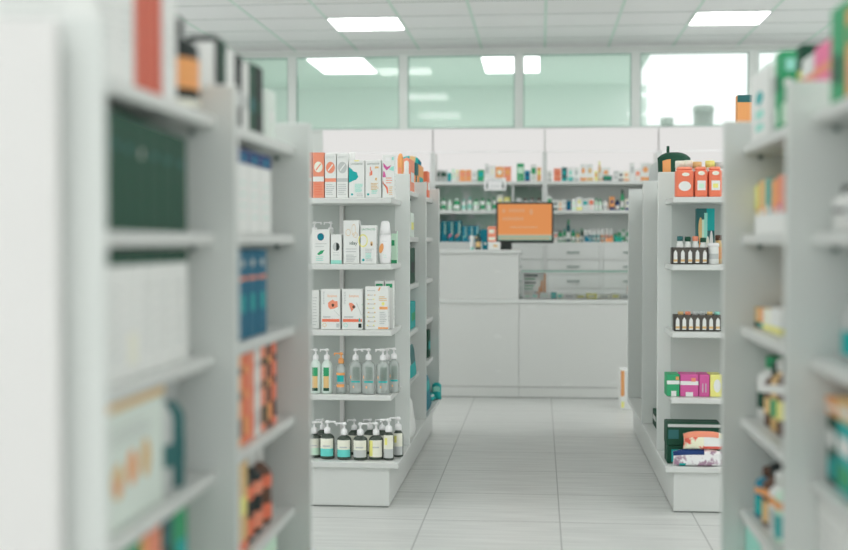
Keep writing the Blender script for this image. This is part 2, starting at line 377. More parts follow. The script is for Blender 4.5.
# ================================================================ BACK: CABINETS, COUNTER
cabs = [('tall white medicine cabinet behind the left rack', -1.955), ('tall medicine cabinet with blue boxes, left of the white post above the monitor', -.957), ('tall medicine cabinet with shelves and drawers directly right of the monitor', .041), ('tall medicine cabinet at far right behind the right rack', 1.039)]
CY0, CY1 = 11.15, 11.5
for ci, (lab, x0) in enumerate(cabs):
    x1 = x0+.996; r = empty('medicine_cabinet', (x0, CY0, 0)); tag(r, lab, 'cabinet')
    def P(nm, mb, par=None): return mb.obj(nm, par or r, (0, 0, 0) if par else (-x0, -CY0, 0))
    for xx in (x0, x1-.02): P('side_panel', MB().box(xx, xx+.02, CY0, CY1, 0, 2.02, M_white, .002))
    bp = P('back_panel', MB().box(x0+.02, x1-.02, CY1-.02, CY1, .08, 1.73, M_frost_reflect if ci == 1 else M_fin))
    for z in (1.762, 1.505, 1.222): P('shelf', MB().box(x0+.02, x1-.02, CY0, CY1-.02, z-.03, z, M_white, .002))
    P('back_light_panel', MB().box(x0+.02, x1-.02, CY1-.05, CY1-.01, 1.765, 2.016, M_lightbox))
    P('top_light_panel', MB().box(x0+.006, x1-.006, CY0, CY0+.05, 2.022, 2.226, M_lightbox, .003))
    P('top_box', MB().box(x0+.003, x1-.003, CY0+.05, CY1, 2.022, 2.228, M_white))
    P('added_under_light', MB().box(x0+.006, x1-.006, CY0+.004, CY1-.01, 2.016, 2.022, M_lightbox)); P('light_rail', MB().box(x0+.006, x1-.006, CY0-.002, CY0+.004, 2.018, 2.026, mat('pale_rail', (222,228,228), .4)))  # glowing sheet added to whiten the underside of the top box
    if ci == 1: P('divider', MB().box(-.25, -.234, CY0+.02, CY1-.02, 1.505, 1.765, M_white))
    for xx, hw in ((x0+.011, .010), (x0+.498, .014), (x1-.011, .010)): P('front_stile', MB().box(xx-hw, xx+hw, CY0-.018, CY0, .08, 1.192, M_white, .001))
    for c in range(2):
        dx0, dx1 = (x0+.024, x0+.481) if c == 0 else (x0+.515, x1-.024)
        for k in range(4):
            zt = 1.19-k*.127
            d = P('drawer', MB().box(dx0, dx1, CY0-.018, CY0, zt-.123, zt, M_white, .002))
            hb = MB(); cx = (dx0+dx1)/2; hb.box(cx-.055, cx+.055, CY0-.045, CY0-.036, zt-.066, zt-.054, M_handle, .002)
            for q in (-.05, .044): hb.box(cx+q, cx+q+.006, CY0-.037, CY0-.018, zt-.063, zt-.056, M_handle)
            hb.obj('handle', d)
        P('door', MB().box(dx0, dx1, CY0-.018, CY0, .09, .68, M_white, .003))
    P('kick_board', MB().box(x0+.01, x1-.01, CY0+.03, CY0+.05, 0, .08, M_joint))

# service counter
CF = 9.82
r = empty('service_counter', (0, CF, 0)); tag(r, 'long white service counter across the end of the aisle, below the cash desk', 'counter')
def P(nm, mb): return mb.obj(nm, r, (0, -CF, 0))
M_gloss = mat('glossy_white_front', (208,210,207), .25, 1.10)
for a, b in ((-2.2, -.1645), (-.162, 1.9)): P('front_panel', MB().box(a, b, CF, CF+.02, .088, .742, M_gloss, .001))
for a, b in ((-2.2, -.1645), (-.162, 1.9)): P('kick_board', MB().box(a, b, CF+.004, CF+.02, .006, .084, M_gloss))
P('toe_gap', MB().box(-2.2, 1.9, CF+.012, CF+.03, 0, .088, M_joint))
P('carcass', MB().box(-2.2, 1.9, CF+.02, CF+.6, .01, .742, M_white))
P('worktop', MB().box(-2.2, 1.9, CF-.012, CF+.6, .742, .775, M_white, .004))
r = empty('raised_counter', (0, CF, .775)); tag(r, 'white raised cash desk section at the left of the counter, carrying the monitor', 'counter')
def P(nm, mb): return mb.obj(nm, r, (0, -CF, -.775))
P('front', MB().box(-2.2, -.165, CF-.002, CF+.55, .775, 1.135, M_gloss, .002))
P('top', MB().box(-2.2, -.15, CF-.02, CF+.56, 1.135, 1.162, M_white, .004))
# glass display case on the worktop
r = empty('display_case', (-.1, CF, .775)); tag(r, 'low glass display case on the worktop right of the raised counter', 'display case')
def P(nm, mb): return mb.obj(nm, r, (.1, -CF, -.775))
P('case_base', MB().box(-.142, 1.49, CF+.036, CF+.47, .7755, .7775, M_lid))
P('glass_front', MB().box(-.145, 1.5, CF+.03, CF+.035, .775, .992, M_clear))
P('glass_top', MB().box(-.145, 1.5, CF+.03, CF+.48, .992, .998, M_clear))
P('glass_side', MB().box(-.145, -.140, CF+.035, CF+.48, .775, .992, M_clear))
P('glass_edge', MB().box(-.145, 1.5, CF+.0275, CF+.03, .991, .999, M_edge).box(-.147, -.145, CF+.028, CF+.034, .775, .998, M_edge))

# ---------------------------------------------------------------- monitor
r = empty('monitor', (-.124, 10.12, 1.162), 0); tag(r, 'black framed monitor on the raised counter showing an orange screen', 'monitor')
x0, z1 = onY(495.8, 202.3, 10.12); x1, z0 = onY(553.6, 243.3, 10.12)
def P(nm, mb): return mb.obj(nm, r, (.124, -10.12, -1.162))
P('casing', MB().box(x0, x1, 10.12, 10.155, z0, z1, M_black, .006))
s0, s1, t0, t1 = x0+.017, x1-.015, z0+.024, z1-.015; th = z0+.062
P('screen', MB().box(s0, s1, 10.1175, 10.12, t0, t1, emis('orange_screen', (.70, .28, .10), 1)))
g = MB(); eg = emis('screen_pale_green', (.33, .47, .36), .9); ep = emis('screen_peach', (.72, .38, .2), .9); ec = emis('screen_pale_line', (.72, .42, .24), .9)
g.box(s0, s1, 10.1165, 10.1175, t0, th, eg); g.box(s0, s1, 10.1163, 10.1173, th, th+.010, ec)
sw, shh = s1-s0, t1-t0
def glyphs(u0, u1, v, hgt, n, m):
    for k in range(n):
        cx = s0+sw*(u0+(u1-u0)*(k+.5)/n); cz = t0+shh*v; rx = sw*(u1-u0)/n*.42; rz_ = shh*hgt/2*(.8+.2*((k*7) % 3)/2)
        g.poly([(cx+rx*cos(a*pi/5), 10.1172, cz+rz_*sin(a*pi/5)) for a in range(10)][::1], m)
glyphs(.07, .15, .81, .15, 1, ep); glyphs(.20, .50, .82, .12, 6, ep); glyphs(.08, .48, .59, .12, 8, ep); glyphs(.58, .66, .78, .22, 1, ep); glyphs(.22, .74, .36, .05, 14, ec)
for k in range(16): g.box(s0+sw*(.05+.057*k), s0+sw*(.09+.057*k), 10.1160, 10.1166, t0+.010, t0+.018, ep)
P('screen_graphics', g)
sx, _ = onY(505.5, 243, 10.12)
P('stand', MB().box(sx-.05, sx+.05, 10.10, 10.19, 1.162, 1.178, M_black, .004).box(sx-.02, sx+.05, 10.156, 10.175, 1.17, 1.35, M_black, .003).box(sx-.04, sx+.045, 10.13, 10.165, 1.178, 1.235, M_black, .005))

# ================================================================ PRODUCTS: end of the left rack
LR = 'end of the left aisle rack'
YF = 5.82   # front faces of the packs on the end shelves
def ex(px, Y=YF): return onY(px, 240, Y)[0]
def ez(py, Y=YF): return onY(350, py, Y)[1]
def end_carton(px0, px1, pytop, z, base, art, lab, cat='box', name='carton', d=.06, Y=YF, rz=0):
    x0, x1 = ex(px0, Y), ex(px1, Y); h = ez(pytop, Y)-z; wd = x1-x0-.002
    o = carton(name, wd, d, h, base, art, ((x0+x1)/2, Y+d/2, z), rz, [('lines', .2, .2, .8, .5, 4, 'grey')], 'R')
    return tag(o, lab, cat)
z = END[0]
disc = lambda c, b: [('r', 0, .36, 1, .44, c), ('e', .5, .68, .40, .13, c), ('p', [(.25, .62), (.32, .60), (.75, .74), (.68, .76)], b), ('lines', .12, .08, .9, .3, 6, 'grey'), ('t', 'EFFECT', .5, .89, .009, 'grey')]
end_carton(300, 312, 152, z, 'coral', [('r', 0, .36, 1, .44, 'white')], 'coral carton half hidden by the near rack, top shelf of left end')
end_carton(312.8, 324.3, 152.5, z, 'coral', [('r', 0, .36, 1, .47, 'white'), ('e', .5, .68, .38, .12, 'cream'), ('p', [(.25, .62), (.32, .60), (.75, .74), (.68, .76)], 'coral'), ('lines', .12, .08, .9, .3, 5, 'red')], 'coral carton with pale disc and white band, top shelf of left end')
end_carton(324.8, 336.4, 153.5, z, 'white', disc('coral', 'white'), 'white carton with a coral disc, top shelf of left rack end')
end_carton(336.8, 348.2, 153.5, z, 'white', disc('grey', 'white'), 'white carton with a grey disc, top shelf of left rack end')
end_carton(348.8, 364.8, 160.5, z, 'white', [('p', [(0, .40), (.2, .44), (.45, .48), (.6, .55), (.5, .68), (.3, .7), (.18, .76), (0, .82)], 'teal'), ('t', 'LACTACYD', .5, .88, .008, 'dark green'), ('r', .35, .97, .65, 1, 'yellow'), ('lines', .38, .16, .9, .36, 7, 'mint'), ('e', .2, .09, .07, .03, 'teal'), ('lines', .5, .06, .95, .10, 2, 'grey')], 'white carton with a teal splash, top shelf of left rack end')
end_carton(365.2, 381.4, 160.5, z, 'white', [('t', 'LACTACYD', .5, .88, .008, 'dark green'), ('r', .30, .72, .36, .82, 'coral'), ('r', .34, .60, .44, .72, 'red'), ('r', .27, .58, .33, .68, 'coral'), ('r', .6, .78, .85, .83, 'tan'), ('r', .62, .46, .74, .53, 'tan'), ('lines', .35, .22, .9, .38, 5, 'tan'), ('lines', .4, .12, .8, .2, 3, 'mint'), ('e', .18, .09, .07, .03, 'teal')], 'white carton with small red figure, top shelf of left rack end')
end_carton(382.3, 394.6, 155.5, z, 'white', [('p', [(.05, .82), (.4, .72), (.75, .76), (.6, .70), (.35, .64), (.1, .72)], 'magenta'), ('p', [(.55, .66), (.95, .62), (.98, .74), (.75, .72)], 'mint'), ('p', [(.02, .48), (.3, .48), (.2, .60), (.08, .63)], 'magenta'), ('p', [(.02, .34), (.2, .32), (.45, .24), (.5, .1), (.4, .1), (.3, .22), (.02, .4)], 'red'), ('lines', .3, .35, .95, .46, 3, 'coral'), ('lines', .55, .08, .9, .25, 5, 'tan'), ('r', .25, .86, .7, .94, M_lid), ('r', .8, .88, .95, .95, 'mint')], 'white carton with red and purple scribbles, top shelf of left rack end')
# small tube standing behind the cartons
o = tube_pack('tube', .012, ez(152.5, 5.93)-z, pm('white'), pm('dark green'), (ex(352.5, 5.93), 5.93, z)); tag(o, 'thin white tube standing behind the teal splash carton', 'tube')
z = END[1]
end_carton(311.5, 329.8, 229.5, z, 'white', [('ring', .5, .78, .19, .11, .88, 'navy'), ('e', .5, .78, .17, .10, 'petrol blue'), ('lines', .2, .5, .85, .58, 2, 'grey'), ('p', [(.3, .28), (.5, .38), (.72, .40), (.6, .3), (.4, .25)], 'green'), ('lines', .25, .1, .8, .2, 3, 'mint')], 'white carton with round blue emblem, second shelf of left rack end')
end_carton(330.6, 341.8, 234.6, z, 'white', [('e', .5, .58, .33, .15, 'grey'), ('p', [(.5, .44), (.72, .47), (.82, .58), (.72, .69), (.5, .72)], 'black'), ('lines', .2, .3, .85, .38, 2, 'grey'), ('r', 0, 0, 1, .12, 'mint')], 'small white carton with a black and grey disc, second shelf of left end')
end_carton(343.2, 359.4, 220.5, z, 'white', [('ring', .66, .78, .13, .13, .9, 'tan'), ('ring', .3, .72, .16, .08, .88, 'tan'), ('ring', .75, .66, .15, .06, .88, 'tan'), ('t', 'iday', .63, .44, .017, 'dark green'), ('lines', .15, .28, .9, .34, 2, 'grey'), ('lines', .18, .06, .85, .2, 5, 'grey')], 'tall white carton with gold petals, second shelf of left rack end')
end_carton(360.3, 376.5, 225.5, z, 'white', [('t', 'LACTACYD', .5, .87, .009, 'green'), ('ring', .16, .60, .30, .17, .80, 'yellow'), ('r', 0, .80, .5, .81, 'white'), ('e', .70, .52, .08, .06, 'tan'), ('e', .70, .50, .04, .03, 'brown'), ('lines', .3, .30, .9, .38, 3, 'grey'), ('lines', .32, .15, .7, .26, 4, 'mint'), ('e', .18, .10, .08, .035, 'teal'), ('lines', .35, .08, .85, .12, 2, 'grey')], 'white carton with a yellow arc, second shelf of left rack end')
# white oval bottle with rounded top
xx = ex(384.3); h = ez(221)-z
r = empty('lotion_bottle', (xx, YF+.035, z)); tag(r, 'white oval lotion bottle with orange leaf, second shelf of left end', 'bottle')
MB().lathe([(.023, 0), (.025, .01), (.0285, h*.3), (.0285, h*.5), (.026, h*.68)], M_lid, sy=.7, seg=24).obj('body', r)
MB().lathe([(.0262, h*.685), (.024, h*.82), (.020, h*.95), (.015, h*.99), (.009, h)], M_lid, sy=.7, seg=24).obj('cap', r)
lb = MB()
lb.poly([(-.016+.010*cos(t*pi/8)+.004*sin(t*pi/8), -.0212, h*.36+h*.115*sin(t*pi/8)) for t in range(16)], pm('orange'))
lb.box(-.012, .010, -.0212, -.0206, h*.52, h*.528, pm('grey')); lb.box(-.008, .006, -.0212, -.0206, h*.2, h*.206, pm('mint')); lb.box(-.006, .008, -.0212, -.0206, h*.15, h*.156, pm('mint')); lb.obj('label', r)
for k, (px, s_) in enumerate(((314.5, 1), (330.8, -1))):
    o = bottle('pump_bottle', .024, ez(220.5, 5.95)-z, pm('white'), M_lid, (ex(px, 5.95), 5.95, z), 0, (), 'pump', nozzle=s_)
    tag(o, ['white pump bottle behind the blue emblem carton, left one', 'white pump bottle behind the blue emblem carton, right one'][k], 'bottle')
o = end_carton(391, 397, 231.5, z, 'pale green', [('r', .05, .55, .6, .72, 'green'), ('r', 0, 0, 1, .1, 'green'), ('r', 0, .93, 1, 1, 'grey')], 'pale green carton behind the oval lotion bottle, second shelf of left end', d=.05, Y=5.98)
z = END[2]
def intime(k): return [('t', 'Intime', .58, .80, .013, 'orange'), ('p', [(.38, .55), (.5, .50), (.7, .52), (.88, .56), (.86, .70), (.7, .70), (.62, .74), (.48, .70), (.36, .66)], 'coral') if k == 0 else ('p', [(.34, .62), (.36, .66), (.48, .66), (.62, .60), (.58, .52), (.48, .44), (.42, .5)], 'coral'),
    ('e', .62 if k == 0 else .58, .60 if k == 0 else .56, .07, .04, 'brown'), ('p', [(.66, .48), (.68, .48), (.98, .34), (.96, .33)] if k == 0 else [(.70, .66), (.72, .67), (.96, .36), (.94, .35)], 'grey'), ('r', .05, .19, .97, .26, 'red'), ('lines', .1, .3, .6, .32, 2, 'grey'), ('lines', .1, .64, .2, .92, 8, 'grey'), ('r', .8, .05, .95, .15, 'black' if k else 'grey'), ('ring', .18, .11, .1, .05, .8, 'mint' if k else 'tan')] + ([('p', [(.8, .2), (.92, .2), (.86, .3)], 'teal'), ('r', .98, .6, 1, .64, 'green')] if k else [])
end_carton(320.8, 340.2, 289.3, z, 'white', intime(0), 'white carton with an open red poppy, third shelf of left rack end', d=.07)
end_carton(341.6, 362.6, 289.3, z, 'white', intime(1), 'white carton with a closed red petal, third shelf of left rack end', d=.07)
ic = [('lines', .08, .08, .45, .9, 9, 'grey'), ('r', .56, .02, 1, .06, 'orange'), ('r', .62, .47, .98, .53, 'orange'), ('e', .78, .60, .07, .04, 'yellow'), ('lines', .6, .68, .95, .76, 3, 'tan'), ('lines', .62, .15, .95, .4, 7, 'grey'), ('p', [(.55, .90), (.62, .90), (.68, .98), (.62, .98)], 'orange')]
for k in range(8):
    for c in range(2): ic.append(('e', .1+.27*c+.05*(k % 2), .1+.1*k, .035, .015, 'tan' if k % 2 else 'yellow'))
end_carton(365, 388.3, 286.5, z, 'white', ic, 'wide white carton with rows of tiny icons, third shelf of left end', d=.06)
for k, (a, b) in enumerate(((374.5, 384), (384.6, 393.5))):
    end_carton(a, b, 281, z, 'white', [('r', .12, .86, .88, .94, 'green'), ('lines', .15, .1, .6, .8, 14, 'grey')], ['white carton with green bar behind the icon carton, left one', 'white carton with green bar behind the icon carton, right one'][k], d=.06, Y=5.90)
end_carton(311.5, 319, 290.5, z, 'white', [('lines', .1, .1, .8, .8, 10, 'grey')], 'plain white carton left of the poppy carton, third shelf of left end', d=.05, Y=5.88)
# pump bottles on the fourth shelf
z = END[3]
def pumpb(px, Y, pytop, zz, r_, bm_, capm, labels, lab, nozzle=1, sx=1, sy=1, s=1.0, neck=.42, grp=None, rz=0):
    o = bottle('pump_bottle', r_, ez(pytop, Y)-zz, bm_, capm, (ex(px, Y), Y+r_*sy, zz), rz, labels, 'pump', sx, sy, neck, nozzle, s)
    return tag(o, lab, 'bottle', grp)
M_pgb = mat('pale_green_plastic', (196,209,202), .35)
for k, px in enumerate((314.5, 325.8)):
    pumpb(px, YF, 347.5, z, .0255, M_pgb, M_lid, [(.52, .78, 'green', -120, -60), (.17, .52, 'tan', -118, -62), (.08, .17, 'dark green', -120, -60)],
          ['pale green pump bottle beside the near rack edge, fourth shelf of left end', 'pale green pump bottle left of the orange-topped bottle, fourth shelf'][k], -1 if k == 0 else -1)
pumpb(340, YF, 352.5, z, .026, M_bottle, pm('orange'), [(.62, .70, 'orange', -140, -40), (.40, .62, 'teal', -125, -55), (.22, .32, 'orange', -130, -50)], 'clear pump bottle with orange pump, fourth shelf of left rack end', -1)
gel = [(.34, .39, 'teal', -125, -45), (.42, .80, glass('gel_label_film', (.82, .88, .85), .06, .3), -110, -50), (.46, .54, 'orange', -132, -124), (.18, .24, 'orange', -108, -98)]
for k, (px, Y, pt, nz, lab) in enumerate(((354.8, YF, 347.5, 1, 'clear gel pump bottle, front one right of the orange-topped bottle'), (367.8, YF-.01, 347, -1, 'clear gel pump bottle in the middle of the fourth shelf row'),
        (382.2, YF, 347.5, -1, 'clear gel pump bottle, front one at the right of the fourth shelf'), (386.5, YF+.09, 347.5, -1, 'clear gel pump bottle behind the rightmost front gel bottle'), (393.5, YF+.06, 346, -1, 'clear gel pump bottle nearest the right corner of the fourth shelf'))):
    pumpb(px, Y, pt, z, .032 if k != 4 else .026, M_bottle, M_lid, gel, lab, nz, 1, .6, 1.05, .38)
# dark bottles on the deck
z = .212
M_amber = mat('dark_amber_plastic', (56,66,58), .22)
YD = 5.76
dk = [(312.5, YD+.03, 426, 'green', 'dark pump bottle cut off by the near rack edge, bottom left'), (325.8, YD, 425, 'teal', 'dark pump bottle with teal label beside the edge of the near rack'), (342.8, YD-.01, 427, 'teal', 'dark pump bottle with teal label, right of the other teal one'),
      (359, YD-.015, 427, 'grey', 'dark pump bottle with cream and grey label, middle of bottom row'), (375, YD, 426.5, 'yellow', 'dark pump bottle with yellow label, front row right of middle')]
for px, Y, pt, c, lab in dk:
    lo_ = {'teal': 'mint', 'green': 'pale green', 'grey': 'grey', 'yellow': 'cream'}[c]
    labs = [(.12, .82, 'cream', -150, -30), (.12, .42, 'aqua' if c == 'teal' else lo_, -148, -32), (.5, .55, 'grey', -120, -60)]
    if c == 'yellow': labs.append((.15, .8, 'yellow', -148, -110))
    pumpb(px, Y, pt, z, .034, M_amber, M_lid, labs, lab, -1 if px in (342.8, 375) else 1, 1, 1, 1.15, .40)
for px, Y, pt, lab in ((321, YD+.14, 422, 'dark pump bottle in the back row, behind the first teal bottle'), (353, YD+.13, 421.5, 'dark pump bottle in the back row, between the front middle bottles'), (369, YD+.15, 421, 'dark pump bottle in the back row, left of the tall foam bottle'), (381, YD+.13, 421, 'dark pump bottle in the back row, close to the foam bottles')):
    pumpb(px, Y, pt, z, .030, M_amber, M_lid, [(.12, .8, 'cream', -150, -30)], lab, -1)
for px, Y, pt, lab in ((388, YD, 421.5, 'dark foam bottle with white pump, front right of the bottom shelf'), (397.5, YD+.09, 420, 'dark foam bottle with white pump, at the right corner of bottom shelf')):
    pumpb(px, Y, pt, z, .0245, M_amber, M_lid, [(.08, .90, 'cream', -150, -30), (.08, .4, 'grey', -148, -32), (.55, .8, 'yellow', -130, -100)], lab, -1, 1, 1, 1.2, .5)

# ================================================================ PRODUCTS: end of the right rack
YR = 5.87
z = END[0]
for k, (a, b, art) in enumerate(((675.5, 693.5, [('e', .5, .36, .36, .16, 'white'), ('e', .55, .74, .22, .06, 'cream')]), (694.5, 707.5, [('r', .18, .22, .85, .54, 'white'), ('e', .5, .78, .28, .07, 'cream'), ('r', .3, .3, .7, .44, 'pale green')]), (708.5, 722, [('r', .18, .22, .85, .54, 'white'), ('e', .5, .78, .28, .07, 'cream'), ('r', .3, .3, .7, .44, 'yellow')]))):
    x0, x1 = ex(a, YR), ex(b, YR); h = ez(168.5, YR)-z
    r = empty('coffee_pack', ((x0+x1)/2, YR+.035, z)); tag(r, ['red pack with white oval, leftmost on top shelf of right rack end', 'red pack with white square label, middle on top shelf of right end', 'red pack beside the near right rack, top shelf of right end'][k], 'pack')
    mb = MB(); wd = x1-x0-.003; mb.box(-wd/2, wd/2, -.035, .035, 0, h*.88, pm('red'), .006); decals(mb, 'F', wd, .07, h, art); mb.obj('body', r)
    MB().box(-wd*.46, wd*.46, -.02, .02, h*.87, h, pm('coral'), .008).obj('folded_top', r)
for k, (px, pt, c) in enumerate(((679.5, 163, 'cream'), (688, 162.5, 'cream'), (696.5, 164, 'tan'), (709.5, 163, 'yellow'), (719, 164.5, 'grey'))):
    Y = YR+.14; h = ez(pt, Y)-z
    tag(bottle('jar', .021, h, pm('white'), pm(c), (ex(px, Y), Y, z), 0, [(.2, .7, c, -150, -30)], 'cap', neck=.95), '%s lidded jar behind the red packs, %s from left' % (c, ['first', 'second', 'third', 'fourth', 'fifth'][k]), 'jar')
z = END[1]
def tray(name, a, b, zz, pyb, Y, d, lab):
    x0, x1 = ex(a, Y), ex(b, Y); h = ez(pyb, Y)-zz; r = empty(name, ((x0+x1)/2, Y+d/2, zz)); wd = (x1-x0)/2; m = mat('brown_black_card', (72,68,62), .5)
    mb = MB(); mb.box(-wd, wd, -d/2, -d/2+.003, 0, h, m).box(-wd, wd, d/2-.003, d/2, 0, h, m).box(-wd, -wd+.003, -d/2, d/2, 0, h, m).box(wd-.003, wd, -d/2, d/2, 0, h, m).box(-wd, wd, -d/2, d/2, 0, .003, m); mb.obj('tray', r)
    g = MB(); n = max(4, int(wd*2/.027))
    for k in range(n):
        cx = -wd+.014+(2*wd-.028)*k/(n-1)
        g.poly([(cx-.009, -d/2-.001, .006), (cx+.009, -d/2-.001, .006), (cx+.008, -d/2-.001, h*.7), (cx, -d/2-.001, h*.86), (cx-.008, -d/2-.001, h*.7)], pm('white'))
        g.poly([(cx-.009, -d/2-.0014, .012), (cx+.009, -d/2-.0014, .012), (cx+.009, -d/2-.0014, .022), (cx-.009, -d/2-.0014, .022)], pm('tan'))
    g.obj('printed_front', r); return tag(r, lab, 'tray')
tray('display_tray', 672.5, 708, z, 247.5, YR, .09, 'black printed tray of small bottles, second shelf of right rack end')
for k in range(4):
    px = 679+7.7*k; Y = YR+.03; c = ['dark teal', 'dark green', 'coral', 'dark green'][k]
    tag(bottle('small_bottle', .0155, ez([236.5, 237, 236.5, 238][k], Y)-z-.004, pm('white'), pm(c), (ex(px+1, Y), Y, z+.004), 0, [(.4, .6, 'grey', -140, -40)], 'cap', neck=.8), 'small white bottle with %s cap in black tray, %s from left' % (c, ['first', 'second', 'third', 'last'][k]), 'bottle')
YB = YR+.13
x0, x1 = ex(696.5, YB), ex(714.5, YB); h = ez(209.5, YB)-z
o = carton('blister_box', x1-x0, .05, h, 'dark teal', [('r', .55, .6, 1, 1, 'teal'), ('r', .42, .12, .6, .92, 'mint'), ('e', .22, .62, .12, .22, 'tan'), ('r', .14, .1, .3, .45, 'orange'), ('r', .3, .05, .42, .8, 'pale green'), ('e', .62, .3, .1, .2, 'cream'), ('e', .82, .35, .1, .25, 'white'), ('r', .4, 0, 1, .1, 'teal')], ((x0+x1)/2, YB+.025, z))
tag(o, 'tall teal and orange printed box behind the black tray of bottles', 'box')
tag(bottle('white_jar', .026, ez(243, YR)-z, pm('white'), M_lid, (ex(714, YR), YR+.03, z), 0, [(.3, .6, 'grey', -150, -30)], 'cap', neck=.95), 'white lidded jar right of the black tray, second shelf of right end', 'jar')
tag(bottle('brown_bottle', .017, ez(235.5, YB)-z, pm('tan'), pm('brown'), (ex(718.5, YB), YB, z), 0, [(.2, .7, 'orange', -150, -30)], 'cap', neck=.8), 'brown bottle beside the tall teal box, second shelf of right end', 'bottle')
z = END[2]
tray('display_tray', 675, 721.5, z, 313.5, YR, .09, 'black printed tray of small bottles, third shelf of right rack end')
for k in range(6):
    px = 680+7.3*k; Y = YR+.03; c = ['tan', 'coral', 'grey', 'grey', 'tan', 'mint'][k]
    tag(bottle('small_bottle', .0145, ez(310, Y)-z-.004, pm('white'), pm(c), (ex(px+1, Y), Y, z+.004), 0, [(.4, .7, 'grey', -140, -40)], 'cap', neck=.8), 'small capped white bottle in the third-shelf tray, right rack end, %s from left' % ['first', 'second', 'third', 'fourth', 'fifth', 'sixth'][k], 'bottle')
z = END[3]
for a, b, c, art, lab in ((667.5, 680.5, 'green', [('r', 0, .55, 1, .72, 'white'), ('r', .35, 0, .75, .25, 'white'), ('r', .7, .75, .95, .9, 'orange')], 'green nappy pack with white stripe, fourth shelf of right end'),
    (681, 699.5, 'magenta', [('r', 0, .52, 1, .70, 'white'), ('r', .3, 0, .7, .2, 'white'), ('r', .6, .68, .85, .85, 'coral')], 'magenta pack with white stripe, fourth shelf of right end'), (700, 710.5, 'magenta', [('r', .3, .2, .4, .6, 'grey'), ('r', .6, .2, .7, .6, 'grey')], 'plain magenta pack beside the yellow one, fourth shelf of right end'), (711, 723, 'yellow', [('e', .6, .5, .3, .3, 'white')], 'yellow pack beside the near right rack, fourth shelf of right end')):
    x0, x1 = ex(a, YR), ex(b, YR); h = ez(371.5, YR)-z
    tag(carton('soft_pack', x1-x0-.001, .12, h, c, art, ((x0+x1)/2, YR+.06, z)), lab, 'pack')
YD2 = 5.78; z = .212
x0, x1 = ex(668.8, YD2), ex(722, YD2)
x0b = x0
ob = carton('gift_box', .24, .13, ez(442, YD2)-z, 'dark green', [('r', .08, .1, .3, .8, 'teal')], (x0+.12, YD2+.085, z)); tag(ob, 'dark green box under the other, bottom shelf of right rack end', 'box')
z2 = ez(442, YD2)-z+.0015
ob = carton('gift_box', .245, .13, ez(419.5, YD2)-z-z2, 'dark green', [('r', .02, .82, 1, .95, 'grey'), ('r', .03, .3, .22, .7, 'dark teal')], (x0+.12, YD2+.085, z+z2)); tag(ob, 'dark green box on top of the other, bottom shelf of right end', 'box')
for a, b, pt, pb, m, lab, Y in ((684, 723, 425.5, 445, M_fruit, 'pack printed with red fruit, bottom shelf of right rack end', YD2-.012), (673, 723, 444, 466, M_floral, 'white pack with floral print, bottom shelf of right rack end', YD2-.035)):
    pass
x0, x1 = ex(673.5, YD2-.02), ex(724, YD2-.02)
h1 = ez(444, YD2-.03)-z
tag(pouch('soft_pack', x1-x0, .05, h1, M_floral, ((x0+x1)/2, YD2-.03, z), 0, [(0, .75, .6, 1, pm('navy')), (.1, .0, .3, .2, pm('teal'))]), 'white floral soft pack leaning at the front of the bottom right shelf', 'pack')
x0, x1 = ex(683.5, YD2), ex(724, YD2); h2 = ez(425.5, YD2)-z-h1
tag(pouch('soft_pack', x1-x0, .045, h2, M_fruit, ((x0+x1)/2, YD2-.03, z+h1), 0, [(0, .75, .85, 1, pm('coral')), (.5, .2, 1, .7, pm('white'))]), 'cream and red fruit soft pack above the floral one', 'pack')

# ================================================================ PRODUCTS ALONG THE AISLE
ORD = ['first', 'second', 'third', 'fourth', 'fifth', 'sixth', 'seventh', 'eighth', 'ninth', 'tenth']
def aisle(side, X, z, px0, px1, pt, base, art=(), sart=(), lab='', cat='box', d=.16, name='carton', kind='c', cap='white', ref=None, grp=None):
    Ya = onX(px0, 240, X)[0]; Yb = onX(px1, 240, X)[0]; Y0, Y1 = min(Ya, Yb), max(Ya, Yb)
    f0, f1 = min(BAYS[side], key=lambda b: max(b[0]-(Y0+Y1)/2, (Y0+Y1)/2-b[1], 0)); w0 = Y1-Y0; f0 += .026; f1 -= .004
    Y0, Y1 = max(Y0, f0), min(Y1, f1)
    if Y1-Y0 < w0/2: Y0, Y1 = (f1-w0, f1) if Y1 >= f1 else (f0, f0+w0)     # keep its width, inside the bay
    wd = Y1-Y0-.003
    h = onX(ref or (px0+px1)/2, pt, X)[1]-z; up = [q for q in SH if q > z+.05]; h = min(h, min(up)-.033-z) if up else h; cx = X-d/2 if side < 0 else X+d/2; rz = pi/2 if side < 0 else -pi/2
    loc = (cx, (Y0+Y1)/2, z)
    if kind == 'c': o = carton(name, wd, d, h, base, art, loc, rz, sart or art, 'L' if side < 0 else 'R')
    elif kind == 'b':
        r_ = wd/2; loc = (X-r_ if side < 0 else X+r_, (Y0+Y1)/2, z)
        o = bottle(name, r_, h, pm(base) if isinstance(base, str) else base, pm(cap), loc, rz, art, 'cap', neck=.55)
    elif kind == 'p': o = pouch(name, wd, d, h, pm(base) if isinstance(base, str) else base, loc, rz, art)
    return tag(o, lab, cat, grp)
LX = -.70
BAYS = {-1: [(1.80, 2.62), (2.62, 3.48), (6.20, 7.11), (7.11, 8.05)], 1: [(1.79, 2.66), (2.66, 3.56), (6.16, 7.06), (7.06, 8.20)]}
z = SH[0]
